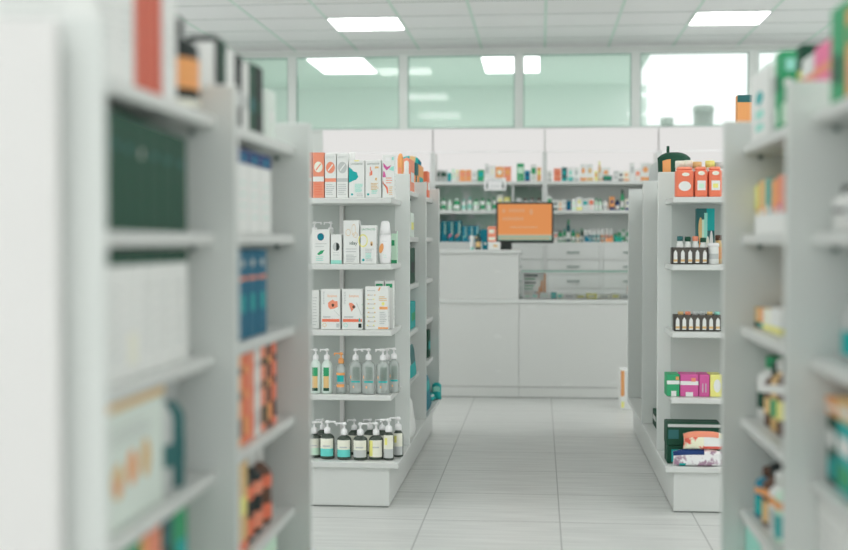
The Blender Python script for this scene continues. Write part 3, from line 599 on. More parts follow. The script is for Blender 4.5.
# nearest left rack, near bay
NL = 'nearest left rack'
aisle(-1, LX, z, 96, 120, -45, 'white', [('lines', .2, .3, .8, .6, 5, 'grey')], lab='tall white carton left of the red one, top of nearest left rack', d=.2)
aisle(-1, LX, z, 120, 136, -40, 'white', [('lines', .2, .3, .8, .6, 5, 'grey')], lab='tall white carton touching the red one, top of nearest left rack', d=.2)
for k, (a, b) in enumerate(((136, 145), (145.3, 154), (154.3, 163))):
    aisle(-1, LX, z, a, b, -14, 'brick red', [('r', 0, .9, 1, 1, 'brown'), ('r', 0, 0, .12, 1, 'coral')], [('r', 0, .92, 1, 1, 'brown')], lab='tall brick red carton, %s of three, top of nearest left rack' % ['first', 'second', 'third'][k], d=.18)
aisle(-1, LX, z, 164.5, 178, -25, 'white', [('lines', .2, .3, .8, .6, 5, 'grey')], lab='tall white carton between the red cartons and black bottle, nearest left rack', d=.18)
aisle(-1, LX+.005, z, 187, 209, 18, 'black', [(.25, .65, 'orange', -140, -20), (.02, .12, 'cream', -140, -20)], lab='black bottle with orange label on top of the nearest left rack', kind='b', cap='black', name='black_bottle', cat='bottle')
z = SH[1]
for k in range(7):
    a = 96+13.1*k
    aisle(-1, LX-.01, z, a, a+12.8, 118+1.5*k, 'dark green', [('r', .4, .66, .6, .74, 'grey')] if k == 3 else [('r', .3, .68, .7, .74, 'dark teal')], [('r', 0, .0, .03, 1, 'black')], lab='dark green carton, %s from left in the row, nearest left rack' % ORD[k], d=.2, ref=145)
z = SH[2]
for k in range(6):
    a = 92+16*k
    aisle(-1, LX-.01, z, a, a+15.6, 249, 'white', [('r', 0, .88, 1, 1, 'dark green'), ('r', .2, .1, .8, .35, 'cream')] if k == 2 else [('r', 0, .88, 1, 1, 'dark green'), ('lines', .2, .2, .8, .7, 6, 'grey')], [('r', 0, .88, 1, 1, 'dark green')], lab='tall white carton with dark green top, %s from left, nearest left rack' % ORD[k], d=.18, ref=145)
z = SH[3]
pict = [('e', .3, .38, .08, .14, 'tan'), ('e', .5, .44, .07, .14, 'orange'), ('e', .70, .46, .07, .16, 'tan'), ('e', .3, .34, .03, .06, 'coral'), ('lines', .2, .68, .9, .78, 3, 'grey'), ('r', 0, .93, 1, 1, 'tan')]
aisle(-1, LX-.01, z, 92, 163, 385, 'sage', pict, (), 'large pale carton with orange pictures, fourth shelf of nearest left rack', d=.2, ref=128)
for k, (a, b) in enumerate(((166, 176), (177, 188))):
    aisle(-1, LX-.01, z, a, b, 382, ['grey', 'dark teal'][k], [(.3, .55, 'dark teal', -150, -30)], lab=['grey bottle with teal label right of the large pale carton', 'dark teal bottle by the upright, right of the large pale carton'][k], kind='b', cap='grey', name='bottle', cat='bottle')
z = SH[4]
for k, (a, b, c, c2) in enumerate(((96, 118, 'dark green', 'teal'), (119, 139, 'green', 'dark green'), (139.5, 146, 'orange', 'yellow'), (146.5, 160, 'coral', 'orange'), (160.5, 172, 'dark teal', 'black'), (172.5, 186, 'green', 'teal'))):
    aisle(-1, LX-.01, z, a, b, 525-k*3.6, c, [('r', .1, .4, .9, .7, c2)], lab='%s carton with %s panel, %s from left, lowest visible shelf nearest left' % (c, c2, ORD[k]), d=.18)
# nearest left rack, far bay
z = SH[0]
for k, (a, b, pt, c, c2) in enumerate(((215, 221, 38, 'white', 'black'), (221.3, 227, 42, 'dark green', 'black'), (227.3, 235.5, 50, 'white', 'grey'), (236, 243, 56, 'black', 'grey'), (243.5, 249.5, 62, 'white', 'grey'), (250, 256.5, 64, 'dark green', 'dark teal'), (257, 263.5, 68, 'black', 'dark green'))):
    aisle(-1, LX-.01, z, a, b, pt, c, [('r', .02, 0, .98, 1, 'black')] if k == 0 else [('r', .15, .3, .85, .5, c2)], [('r', 0, .93, 1, 1, 'black')], lab='tall %s carton with %s panel, %s from left, topping the nearest left rack' % (c, c2, ORD[k]), d=.06)
aisle(-1, LX-.02, z, 269, 276, 92, 'sage', [('r', .2, .4, .8, .6, 'white')], lab='pale green carton at the far end, top of nearest left rack', d=.1)
z = SH[1]
for k in range(3):
    a = 238+11.2*k
    aisle(-1, LX-.01, z, a, a+10.9, 153, 'white', [('r', 0, .83, 1, 1, 'navy'), ('e', .5, .9, .2, .05, 'blue'), ('lines', .3, .2, .7, .6, 4, 'mint')], [('r', 0, .83, 1, 1, 'navy')], lab='white carton with a navy top, %s from left, nearest left rack' % ORD[k], d=.16, ref=255)
z = SH[2]
for k in range(3):
    a = 238+9.7*k
    aisle(-1, LX-.01, z, a, a+9.4, 250, 'deep blue', [('e', .5, .85, .2, .04, 'grey'), ('r', .1, .66, .9, .70, 'coral'), ('r', .3, .3, .7, .5, 'teal')], [('r', 0, .66, 1, .70, 'coral')], lab='deep blue carton, %s from left, third shelf of nearest left rack' % ORD[k], d=.13, ref=252)
z = SH[3]
for k, (a, b, c, c2) in enumerate(((237, 242, 'orange', 'brown'), (242.3, 248, 'red', 'orange'), (248.3, 254, 'coral', 'red'), (254.3, 260, 'white', 'grey'), (260.3, 266, 'coral', 'dark green'), (266.3, 271, 'brown', 'orange'), (271.3, 276, 'red', 'black'))):
    aisle(-1, LX-.01, z, a, b, 349, c, [('r', .1, .1, .9, .3, c2), ('r', .2, .5, .8, .6, c2), ('r', .1, .78, .9, .86, c2)], lab='slim %s carton, %s from left, fourth shelf of nearest left rack' % (c, ORD[k]), d=.15, ref=256)
z = SH[4]
aisle(-1, LX-.01, z, 237, 247, 457, 'tan', [('r', 0, .0, 1, .12, 'red'), ('r', .2, .4, .8, .6, 'yellow')], lab='mustard yellow carton, fifth shelf of the nearest left rack', d=.15)
for k, (a, b, c, c2) in enumerate(((247.5, 256, 'black', 'red'), (256.3, 265, 'black', 'coral'), (265.3, 274.5, 'brown', 'red'))):
    aisle(-1, LX-.01, z, a, b, 456-4*k, c, [(.6, .8, c2, -160, -20), (.1, .35, c2, -160, -20)], lab='dark bottle with red label, %s right of the mustard yellow carton' % ORD[k], kind='b', cap='white', name='bottle', cat='bottle')
for k, (a, b) in enumerate(((219, 233), (233.4, 244))):
    aisle(-1, -.82, z, a, b, 440, 'black', [(.6, .8, 'dark green', -160, -20)], lab='tall black bottle behind the red-labelled bottles, %s from left' % ORD[k], kind='b', cap='black', name='bottle', cat='bottle')
z = .212
for k, (a, b, c) in enumerate(((238, 250, 'teal'), (250.4, 262, 'white'), (262.4, 276, 'pale green'))):
    aisle(-1, LX, z, a, b, 548-8*k, c, [('r', .2, .3, .8, .6, 'grey')], lab='%s carton on the lowest deck of the nearest left rack' % c, d=.15)

# left aisle rack: side facing the aisle
A = lambda *a, **k: aisle(-1, -.705, *a, **k)
z = SH[0]
for k, (a, b, pt, c, c2) in enumerate(((410.5, 414.5, 160, 'coral', 'white'), (415, 418.5, 163, 'dark teal', 'orange'), (419, 423.5, 166, 'orange', 'teal'))):
    A(z, a, b, pt, c, [('r', .1, .3, .9, .6, c2)], lab='%s and %s carton at the top of the left aisle rack, nearer bay' % (c, c2), d=.06)
for k, (a, b, pt, c, c2) in enumerate(((427.6, 429.6, 172, 'red', 'white'),)):
    A(z, a, b, pt, c, [('r', .1, .3, .9, .6, c2)], lab='%s and %s carton at the top of the left aisle rack, farther bay' % (c, c2), d=.04)
# tall picture packs across the top behind the end packs
for k, (a, b, pt, pb, c, art, lab) in enumerate(((397.5, 403.5, 154, 0, 'orange', [(.2, .2, .8, .6, pm('coral'))], 'orange soft pack on top, right of the scribbled carton'), (403.8, 410, 158, 0, 'coral', [(.1, .5, .9, .9, pm('white')), (.5, .1, .9, .4, pm('dark teal'))], 'coral and white soft pack on top of the left aisle rack'))):
    Y = 6.45+.25*k; x0, x1 = ex(a, Y), ex(b, Y); h = ez(pt, Y)-SH[0]
    tag(pouch('soft_pack', x1-x0, .05, h, pm(c), ((x0+x1)/2, Y, SH[0]), 0, art), lab, 'pack')
for k, (a, b, pt, c, art, lab, Y) in enumerate(((408, 431, 156.5, 'petrol blue', [(.1, .75, .9, 1, pm('teal')), (.0, .1, .4, .55, pm('orange')), (.75, .0, 1, .7, pm('yellow')), (.45, .85, .75, 1, pm('tan'))], 'petrol blue soft pack with orange spot, top of left aisle rack', 7.75),)):
    x0, x1 = ex(a, Y), ex(b, Y); h = ez(pt, Y)-SH[0]
    tag(pouch('soft_pack', x1-x0, .08, h, pm(c), ((x0+x1)/2-.06, Y, SH[0]), 0, art), lab, 'pack')
for z, a, b, pt, c, c2, lab in ((SH[1], 411, 414, 213, 'sage', 'yellow', 'sage and yellow carton, second side shelf of left aisle rack'), (SH[2], 410.5, 415, 248, 'dark green', 'black', 'dark green carton, third side shelf of left aisle rack'), (SH[2], 415.4, 418, 252, 'black', 'green', 'black carton, third side shelf of left aisle rack'), (SH[3], 411, 415.5, 302, 'teal', 'green', 'teal carton, fourth side shelf of left aisle rack'), (SH[4], 428.4, 431, 330, 'dark green', 'teal', 'dark green carton in the farther bay, left aisle rack')):
    A(z, a, b, pt, c, [('r', .1, .3, .9, .6, c2)], lab=lab, d=.12)
aisle(-1, -.645, SH[4], 409, 420.5, 341, 'grey', [(.0, .2, 1, .5, pm('teal')), (.2, .55, .8, .85, pm('dark teal'))], lab='grey and teal nappy pack, fifth side shelf of left aisle rack', kind='p', d=.16, name='soft_pack', cat='pack')
aisle(-1, -.628, .212, 409, 419, 396, 'white', (), lab='rounded white soft pack on the deck of the left aisle rack', kind='p', d=.2, name='soft_pack', cat='pack')
aisle(-1, -.64, .212, 428, 434.5, 370, 'petrol blue', [(.1, .6, .9, .8, pm('teal'))], lab='petrol blue soft pack in the farther bay of the left aisle rack', kind='p', d=.16, name='soft_pack', cat='pack')
aisle(-1, -.66, .212, 435, 438, 392, 'teal', [(.1, .6, .9, .8, pm('white'))], lab='teal pack at the far end of the deck, farther bay of the left aisle rack', kind='p', d=.16, name='soft_pack', cat='pack')
tag(pouch('soft_pack', .06, .06, .11, pm('teal'), (-.660, 8.0, .212), 0, [(.1, .5, .9, .8, pm('mint'))]), 'small teal pack at the far end of the left aisle rack deck', 'pack')

# right aisle rack: green shopping-style pack over the first upright and side goods
r_ = aisle(1, .64, SH[0], 645, 656, 160, 'grey', (), lab='pale grey soft pack on the top side shelf, right aisle rack', kind='p', d=.1, name='soft_pack', cat='pack')
Y = 6.5; x0, x1 = ex(657, Y), ex(690, Y)
tag(pouch('soft_pack', x1-x0, .10, ez(154.5, Y)-SH[0], pm('dark green'), ((x0+x1)/2, Y, SH[0]), 0, [(.15, .0, .38, .75, pm('orange')), (.0, .0, .15, .35, pm('grey')), (.6, .3, .85, .6, pm('coral'))]), 'dark green and orange soft pack on top of the right aisle rack', 'pack')
tag(bottle('bottle', .018, ez(148.5, 6.9)-SH[0], pm('grey'), pm('dark green'), (ex(667.5, 6.9), 6.9, SH[0]), 0, (), 'cap'), 'bottle with dark green cap behind the green and orange pack', 'bottle')
aisle(1, .63, .212, 653.5, 657, 412, 'dark green', [('r', .1, .4, .9, .7, 'white')], lab='dark green carton on the side deck of the right aisle rack', d=.12)
# carton standing on the floor beyond the right rack
x0, _ = onY(620.5, 400, 9.2); x1, _ = onY(632, 400, 9.2)
tag(carton('floor_carton', x1-x0, .2, .29, 'white', [('r', .02, .34, .34, .98, 'orange'), ('r', .08, .05, .32, .2, 'yellow')], ((x0+x1)/2, 9.3, 0)), 'white carton with orange strip standing on the floor by the counter', 'box')

# nearest right rack
RX = .575
B = lambda *a, **k: aisle(1, RX, *a, **k)
z = SH[0]
X0, X1 = onY(735.5, 240, 6.0)[0], onY(750, 240, 6.0)[0]
tag(carton('carton', X1-X0, .06, onY(742, 96, 6.0)[1]-END[0], 'orange', [('r', 0, .93, 1, 1, 'dark teal')], ((X0+X1)/2, 6.0, END[0])), 'tall orange carton showing above the first upright of the nearest right rack', 'box')
B(z, 750.5, 767, 72, 'white', [('e', .5, .6, .22, .10, 'teal'), ('r', .3, .3, .75, .42, 'mint'), ('r', .3, .12, .75, .22, 'mint')], [('e', .5, .6, .22, .10, 'teal'), ('r', .25, .3, .75, .40, 'mint'), ('r', .3, .14, .7, .22, 'mint')], lab='white carton with teal emblem, top of the nearest right rack', d=.06)
aisle(1, RX+.01, z, 770, 773, 80, 'grey', [('r', .1, .4, .9, .7, 'white')], lab='slim grey carton beside the teal emblem carton, nearest right rack', d=.05)
aisle(1, RX+.005, z, 774, 779, 54, 'green', [('r', 0, .1, .6, .3, 'pale green'), ('r', .2, .5, .8, .7, 'dark green')], [('r', .1, .1, .5, .35, 'pale green'), ('e', .5, .6, .3, .06, 'white'), ('r', .3, .75, .9, .9, 'mint')], lab='green and white printed carton by the upright, top of nearest right rack', d=.04)
for k, (X2, a, b, pt, c, c2, lab) in enumerate(((.66, 788, 799, 50, 'dark green', 'pale green', 'dark green carton with yellow band rising above the near right rack'), (.62, 800, 811, 58, 'white', 'coral', 'white carton with coral base rising above the near right rack'), (.62, 812.5, 829, 44, 'pink', 'coral', 'bright pink carton on top of the nearest right rack'), (.82, 824, 836, 40, 'white', 'grey', 'tall white carton at the back, top of nearest right rack'))):
    aisle(1, X2, z, a, b, pt, c, [('r', 0, .6, 1, .72, 'yellow' if k == 0 else c2), ('r', .1, .2, .5, .5, c2), ('e', .65, .35, .2, .1, 'red' if k else 'green')], [('r', 0, .6, 1, .72, 'yellow' if k == 0 else c2), ('r', .1, .25, .5, .52, c2), ('e', .7, .35, .2, .08, 'dark green')], lab=lab, d=.12)
aisle(1, RX+.0, z, 829, 843, 8, 'green', [('r', .2, .2, .8, .5, 'dark green')], [('r', .1, .6, .4, .8, 'dark green')], lab='tall green carton on top at the right edge', d=.05)
B(z, 844, 862, 5, 'orange', [('r', .1, .1, .5, .4, 'coral'), ('r', .1, .6, .6, .8, 'green')], lab='orange carton cut by the right picture edge, top shelf', d=.14)
z = SH[1]
for k, (a, b, pt, c, c2) in enumerate(((752, 757.5, 186, 'yellow', 'tan'), (758, 765, 181, 'tan', 'orange'), (765.5, 770, 179, 'teal', 'white'), (770.5, 776, 180, 'orange', 'coral'), (776.5, 782, 176, 'coral', 'magenta'))):
    aisle(1, RX+.02, z+.035, a, b, pt, c, [('r', .1, .1, .9, .35, c2), ('e', .5, .2, .3, .1, 'white')], [('r', .1, .1, .9, .3, c2)], lab='%s carton in a white tray, %s from left, nearest right rack' % (c, ORD[k]), d=.12)
Ya, Yb = onX(782.5, 240, RX)[0], onX(751.5, 240, RX)[0]
mb = MB(); mb.box(RX+.012, RX+.15, Ya, Yb, z, z+.034, pm('white')).box(RX+.008, RX+.012, Ya, Yb, z, z+.05, pm('white'))
tag(mb.obj('display_tray'), 'low white tray under the coloured cartons, nearest right rack', 'tray')
for k, (a, b, pt, X2) in enumerate(((829, 839, 186, RX), (840.5, 852, 176, RX), (833, 844, 172, RX+.10))):
    aisle(1, X2, z, a, b, pt, 'white', [(.5, .62, 'black', -160, -20)] if k == 0 else [(.3, .6, 'grey', -160, -20)], lab=['white bottle with a black band, second shelf at the right edge', 'white bottle with black cap cut by the right edge', 'white bottle with black cap behind the black-banded one'][k], kind='b', cap='black', name='bottle', cat='bottle')
z = SH[2]
for k, (a, b, pt, c, c2) in enumerate(((755.2, 759, 308, 'tan', 'dark green'), (759.3, 763, 309, 'orange', 'teal'), (763.4, 771, 310, 'cream', 'yellow'), (771.4, 781, 309, 'white', 'yellow'))):
    aisle(1, RX+.02, z, a, b, pt, c, [('r', 0, .05, 1, .3, c2), ('lines', .2, .5, .9, .8, 3, 'grey')], [('r', 0, .05, 1, .3, c2), ('e', .5, .6, .3, .2, c2)], lab='%s carton, %s from left, third shelf of nearest right rack' % (c, ORD[k]), d=.12)
for k, (a, b, pt, c) in enumerate(((837, 850, 290, 'grey'),)):
    aisle(1, RX+.03, z, a, b, pt, c, [(.1, .5, 'teal', -170, -20)], lab='grey-blue bottle with teal label at the right edge, third shelf', kind='b', cap='petrol blue', name='bottle', cat='bottle')
z = SH[3]
for k, (a, b, pt, c, c2, cp) in enumerate(((755.2, 762.5, 357, 'white', 'dark green', 'green'), (763, 769, 363, 'brown', 'tan', 'dark green'), (769.4, 775, 360, 'tan', 'green', 'white'), (775.4, 781, 358, 'brown', 'yellow', 'dark green'))):
    aisle(1, RX+.02, z, a, b, pt, c, [(.25, .55, c2, -170, -10), (.65, .8, 'white', -170, -10)], lab='%s bottle with %s label, %s from left, fourth shelf nearest right rack' % (c, c2, ORD[k]), kind='b', cap=cp, name='bottle', cat='bottle')
aisle(1, RX+.13, z, 778, 800, 352, 'dark green', lab='wide dark green carton behind the bottles, fourth shelf, nearest right rack', d=.06)
for k, (a, b, pt, c, c2) in enumerate(((827, 838, 400, 'orange', 'tan'), (838.5, 856, 402, 'tan', 'orange'))):
    aisle(1, RX+.012, z+.14, a, b, pt, c, [('r', .1, .3, .9, .6, 'white')], lab='%s carton lying on another box at the right picture edge' % ['orange', 'tan'][k], d=.12)
for k, (a, b, c, c2) in enumerate(((829, 838, 'dark green', 'teal'), (838.5, 856, 'teal', 'green'))):
    Ya, Yb = onX(b, 240, RX+.012)[0], onX(a, 240, RX+.012)[0]
    tag(carton('carton', Yb-Ya-.003, .12, .138, c, [('r', .1, .1, .9, .4, c2), ('r', .1, .55, .9, .8, 'white')], (RX+.072, (Ya+Yb)/2, z), -pi/2, [('r', .1, .1, .9, .4, c2), ('r', .1, .6, .9, .8, 'pale green')], 'R'), '%s carton under the %s one at the right picture edge' % (c, ['orange', 'tan'][k]), 'box')
z = SH[4]
for k, (a, b, pt, c, c2, cp) in enumerate(((754, 760.5, 469, 'blue', 'teal', 'brown'), (761, 768, 466, 'brown', 'tan', 'black'), (768.4, 774, 474, 'white', 'grey', 'white'), (774.5, 781, 476, 'pale green', 'teal', 'white'))):
    aisle(1, RX+.01, z, a, b, pt, c, [(.1, .5, c2, -170, -10), (.6, .75, 'orange', -170, -10)], lab='%s bottle with %s label, %s from left, fifth shelf nearest right rack' % (c, c2, ORD[k]), kind='b', cap=cp, name='bottle', cat='bottle')
B(z, 806, 850, 508, 'white', [('lines', .1, .3, .8, .8, 5, 'grey')], [('lines', .1, .3, .8, .8, 5, 'grey')], lab='large white carton on the fifth shelf, nearest right rack edge', d=.2)
z = .212
B(z, 746, 762, 536, 'mint', [('r', .1, .3, .9, .6, 'white')], lab='mint carton on the lowest deck of the nearest right rack', d=.14)
B(z, 763, 780, 545, 'white', [('r', .1, .3, .9, .6, 'mint')], lab='white carton on the lowest deck of the nearest right rack', d=.14)

# ================================================================ PRODUCTS BEHIND THE COUNTER
def back(row, Y, z, pybase, items, where, grp=None):
    """items: (px0, px1, height_px, kind, colour, second colour)"""
    cnt = {}
    for it in items:
        a, b, hp, kind, c, c2 = it
        x0, x1 = onY(a, 240, Y)[0], onY(b, 240, Y)[0]; wd = x1-x0-.003; h = hp*Y/F_PX; loc = ((x0+x1)/2, Y+.04, z)
        nm = {'c': 'carton', 'b': 'small_bottle', 't': 'tube', 'j': 'jar'}[kind]
        kd = {'c': 'carton', 'b': 'bottle', 't': 'tube', 'j': 'jar'}[kind]
        key = (c, c2, kd); cnt.setdefault(key, []).append(None); n = len(cnt[key]); tot = sum(1 for q in items if (q[4], q[5], {'c': 'carton', 'b': 'bottle', 't': 'tube', 'j': 'jar'}[q[3]]) == key)
        lk = '%s %s with %s %s' % (c, kd, c2, {'c': 'panel', 'b': 'cap', 't': 'cap', 'j': 'lid'}[kind])
        o_ = '' if tot == 1 else ', %s from left' % ORD[n-1]
        lab = '%s%s, %s' % (lk, o_, where)
        if kind == 'c':
            v = random.random(); sw_ = [('r', .62, .35, .78, .95, 'pale green'), ('p', [(.1, .18), (.6, .3), (.66, .42), (.15, .3)], c2)]; o = carton(nm, wd, .07, h, c, sw_ if c in ('petrol blue', 'blue') and row == 'b' else [('r', 0, .0, 1, .22, c2), ('e', .5, .62, .28, .16, c2)] if v < .5 else [('r', .12, .45, .88, .8, c2), ('lines', .15, .12, .85, .32, 3, c2)], loc)
        elif kind == 'b': o = bottle(nm, wd/2, h, pm(c), pm(c2), loc, 0, [(.15, .55, 'white' if c != 'white' else c2, -150, -30)], 'cap', seg=12, neck=.5)
        elif kind == 'j': o = bottle(nm, wd/2, h, pm(c), pm(c2), loc, 0, [(.2, .7, c2, -150, -30)], 'cap', seg=12, neck=.95)
        else: o = tube_pack(nm, wd/2.4, h, pm(c), pm(c2), loc, 0, pm(c2))
        tag(o, lab, kd if kd != 'carton' else 'box')
T1 = [(437,440,12,'c','grey','dark green'),(440.3,447,12,'c','grey','dark green'),(447.4,451,9,'c','teal','blue'),(451.3,454.5,13,'c','pale green','white'),(454.8,459,12,'b','cream','yellow'),(459.4,465,12,'c','orange','coral'),(465.4,471,12,'c','orange','coral'),
 (471.5,477,11,'c','white','grey'),(477.3,484,12,'c','green','teal'),(484.4,489,18,'c','white','grey'),(489.3,495,16,'c','white','cream'),(495.3,503.5,15,'c','orange','cream'),(503.8,511,15,'c','coral','orange'),
 (516.5,524,18,'c','green','pale green'),(524.3,530,11,'c','blue','navy'),(530.3,536.5,17,'c','white','green'),(536.8,541,14,'c','orange','yellow')]
back('t', 11.25, 1.762, 181, T1, 'top shelf, left of post')
T2 = [(547,552,11,'c','white','grey'),(553.5,561,13,'c','coral','red'),(561.4,567,14,'c','dark teal','teal'),(567.5,573,14,'c','white','mint'),(573.4,579,14,'c','white','grey'),(580,586,17,'c','white','orange'),(586.4,593,17,'c','white','tan'),
 (594.4,597.4,10,'c','yellow','orange'),(597.8,601,20,'b','tan','yellow'),(601.4,610,14,'c','white','orange'),(613.5,618,10,'c','grey','white'),(618.3,623,10,'c','white','black'),(623.4,629,10,'c','cream','orange'),(629.5,634.5,18,'c','white','grey'),(635,640,12,'c','white','coral'),(640.3,650,18,'c','white','orange'),(650.4,653.8,17,'c','white','cream')]
back('t', 11.25, 1.762, 181, T2, 'top shelf, right of post')
back('t', 11.155, 1.762, 181, [(567.5,573,4,'c','teal','mint'),(603,612,5,'c','dark teal','green')], 'low on top shelf front')
S1 = [(436.8,440.4,11,'b','white','green'),(441,446,12,'b','white','green'),(447,452,11,'b','white','pale green'),(453,460,12,'b','green','white'),(461,466,11,'b','white','mint'),(467,472,13,'b','white','mint'),(473,479,11,'b','pale green','green'),(480,485,12,'b','white','green'),(486,491,11,'b','pale green','green'),(492,496,13,'b','white','green'),(497,503,15,'c','cream','yellow'),(504,510,13,'c','yellow','cream')]
back('s', 11.2, 1.505, 210, S1, 'second shelf, left of divider')
back('s', 11.2, 1.505, 210, [(516,521,12,'c','white','grey'),(522,528,12,'b','white','brown'),(529,535,12,'b','white','brown'),(536,542,12,'b','white','brown')], 'second shelf behind the monitor')
S2 = [(547,552,14,'c','white','green'),(553,558,10,'c','white','dark green'),(558.3,562,9,'c','cream','orange'),(562.3,566,11,'c','white','grey'),(566.3,571,9,'c','petrol blue','navy'),(571.3,576,11,'c','white','pale green'),(576.3,582,13,'c','white','yellow'),(582.3,588,11,'c','white','teal'),(588.3,594,12,'c','white','red'),
 (594.4,598,12,'b','pale green','green'),(598.3,602,11,'b','pale green','green'),(602.3,609,10,'b','white','grey'),(609.3,614.5,13,'c','orange','navy'),(614.8,620,10,'b','navy','black'),(620.4,624.5,20,'b','green','dark green'),(625,629.5,11,'c','cream','navy'),(630,635,11,'c','pale green','white'),(635.4,641,12,'c','white','green'),(641.4,648,11,'c','white','grey')]
back('s', 11.2, 1.505, 210, S2, 'second shelf, right of post')
B1 = [(437,440.6,20,'c','petrol blue','teal'),(441,447,21,'c','petrol blue','blue'),(447.4,454,21,'c','petrol blue','pink'),(454.4,461.5,21,'c','petrol blue','coral'),(462,467.5,16,'c','blue','mint'),(468,473.5,16,'c','blue','coral'),(474,479,16,'c','blue','tan'),(479.4,485,12,'c','petrol blue','navy')]
back('b', 11.25, 1.222, 242, B1, 'third shelf, left of monitor')
back('b', 11.25, 1.222, 242, [(489,494,12,'b','pink','coral'),(495,500,14,'b','white','grey')], 'third shelf behind monitor edge')
B2 = [(554,557.5,10,'c','white','coral'),(558,562.5,11,'b','green','dark green'),(563,566,13,'b','green','teal'),(566.3,570.5,22,'b','dark teal','green'),(571,575.5,12,'b','green','teal'),(576,580,10,'b','tan','green'),(580.4,583.5,13,'b','dark green','green'),(584,588,12,'t','white','blue'),(588.4,592,13,'t','white','blue'),(592.4,596,13,'t','white','teal'),(596.4,600,13,'t','white','teal'),
 (600.4,604.5,13,'t','white','orange'),(605,609,13,'t','white','coral'),(609.4,613.5,13,'t','white','coral'),(614,617.5,8,'c','green','teal'),(618,621.5,12,'b','green','white'),(622,625.5,12,'b','white','green'),(626,630,12,'b','green','white'),(630.5,635,13,'b','white','green'),(635.5,641,12,'c','white','grey')]
back('b', 11.25, 1.222, 242, B2, 'third shelf, right of monitor')
back('b', 11.155, 1.222, 242, [(585,592,4,'c','blue','navy'),(606,613,4,'c','orange','coral'),(615,622,5,'c','teal','green')], 'low front of third shelf')
# card hanging from the top shelf edge
x0, z1 = onY(484, 178, 11.13); x1, z0 = onY(506, 190.5, 11.13)
r = empty('notice_card', ((x0+x1)/2, 11.13, z0)); tag(r, 'white notice card with two small figures hung on the top shelf edge', 'sign')
ww, hh = x1-x0, z1-z0
MB().box(-ww/2, ww/2, 0, .004, 0, hh, M_lid).obj('card', r)
g = MB(); y_ = -.001
for s_ in (-1, 1):
    g.lathe([(.006, 0), (.006, .001)], pm('dark green')) if False else None
    cx = s_*ww*.36; g.box(cx-.007, cx+.007, y_, 0, hh*.18, hh*.48, pm('dark green')); g.poly([(cx+.007*cos(t*pi/5), y_, hh*.58+.007*sin(t*pi/5)) for t in range(10)], pm('dark green'))
g.box(-ww*.2, ww*.2, y_, 0, hh*.3, hh*.36, pm('grey')); g.box(-ww*.4, ww*.4, y_, 0, hh*.76, hh*.82, pm('grey')); g.box(-ww*.3, ww*.3, y_, 0, hh*.9, hh*.94, pm('grey')); g.obj('print', r)
# goods on the raised counter left of the monitor
Yc = 9.95; z = 1.162
def cx_(px): return onY(px, 240, Yc)[0]
def cz(py): return onY(480, py, Yc)[1]-z
tag(tube_pack('tube', .017, cz(236), pm('white'), pm('mint'), (cx_(472.3), Yc, z)), 'white tube standing leftmost on the raised counter', 'tube')
tag(bottle('amber_bottle', .022, cz(234), M_amber, pm('dark green'), (cx_(478.3), Yc-.02, z), 0, [(.2, .6, 'tan', -140, -40)], 'cap'), 'small dark bottle with tan label on the raised counter', 'bottle')
tag(carton('carton', .05, .05, cz(229.5), 'petrol blue', [('e', .5, .3, .2, .06, 'white')], (cx_(485.3), Yc+.03, z)), 'petrol blue carton on the raised counter left of the monitor', 'box')
tag(carton('carton', .066, .05, cz(226.5)-.063, 'coral', [('r', .15, .55, .8, .8, 'cream'), ('r', .1, .1, .9, .3, 'cream')], (cx_(491.8), Yc+.02, z+.063)), 'coral carton on the white box by the monitor', 'box')
tag(carton('carton', .095, .07, .062, 'white', [('r', .45, .35, .8, .65, 'tan'), ('lines', .1, .2, .4, .7, 3, 'grey')], (cx_(494), Yc+.02, z)), 'low white box on the raised counter under the coral carton', 'box')
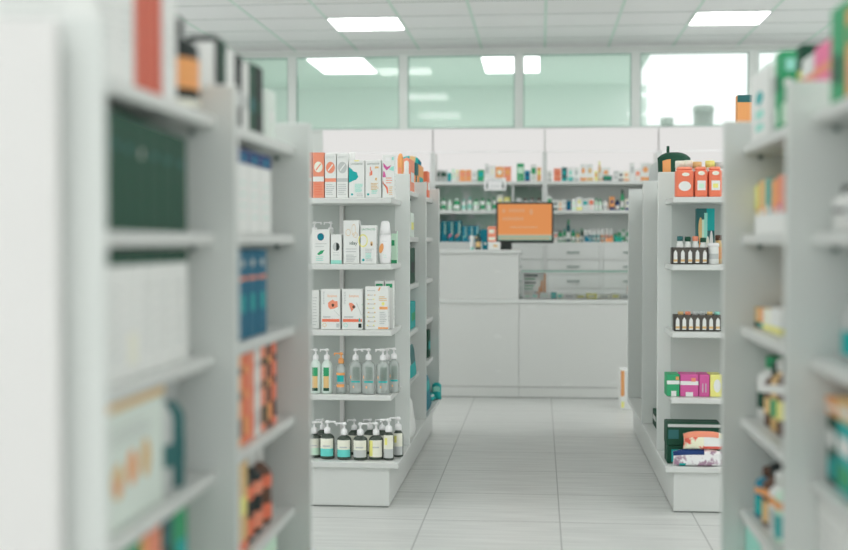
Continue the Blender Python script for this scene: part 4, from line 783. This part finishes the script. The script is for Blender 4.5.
# inside the display case
Yd = CF+.06; z = .778
def dx(px): return onY(px, 280, Yd)[0]
def dz(py): return onY(560, py, Yd)[1]-z
x0, x1 = dx(523.5), dx(546)
r = empty('leaflet_stand', ((x0+x1)/2, Yd+.10, z)); tag(r, 'white leaflet with dark lines and orange bars inside the display case', 'leaflet')
ww = x1-x0; hh = dz(273.5)
mb = MB(); mb.box(-ww/2, ww/2, 0, .004, 0, hh, pm('white')); decals(mb, 'F', ww, 0, hh, [('r', .03, .86, .62, .93, 'dark green'), ('r', .03, .74, .5, .79, 'green'), ('r', .03, .58, .55, .64, 'dark green'), ('r', .03, .47, .48, .51, 'green'), ('r', .03, .35, .4, .39, 'green'), ('r', .05, .12, .45, .2, 'cream'), ('e', .55, .12, .08, .12, 'dark teal')]); mb.obj('sheet', r)
for u, t in ((.62, .25), (.72, .45), (.82, .68), (.95, .98)):
    MB().box(-ww/2+ww*(u-.04), -ww/2+ww*(u+.04), -.016, -.002, 0, hh*t, pm('orange'), .002).obj('bar', r)
it = [(524,531,4,'white','pale green'),(532,538,5,'white','mint'),(539.5,550,6,'white','sage'),(551,556.5,6,'teal','aqua'),(557,563,5,'pale green','aqua'),(564,575,5,'white','grey'),(576,586,4,'cream','yellow'),(586.5,597,5,'yellow','cream'),(599,610,4,'cream','grey'),(611,620,5,'cream','yellow'),(621,630,4,'white','grey')]
for k, (a, b, hp, c, c2) in enumerate(it):
    X0, X1 = dx(a), dx(b)
    tag(carton('flat_carton', X1-X0, .09, hp*Yd/F_PX, c, [('r', .15, .3, .8, .75, c2)], ((X0+X1)/2, Yd+.03, z)), 'small flat %s box with %s print, %s from left in the glass display case' % (c, c2, (ORD+['eleventh'])[k]), 'box')
X0, X1 = dx(629), dx(636)
tag(carton('carton', X1-X0, .05, .10, 'white', [('r', .1, .35, .5, .95, 'coral')], ((X0+X1)/2, Yd+.25, z)), 'small white box with coral stripe at the right end of display case', 'box')

# goods rest on their shelves with the hair's breadth of air that real ones have
for o in list(COL.objects):
    if o.parent is None and o.get('category') in ('box', 'bottle', 'jar', 'tube', 'pack', 'tray', 'sign', 'leaflet', 'monitor'):
        o.location.z += .0012
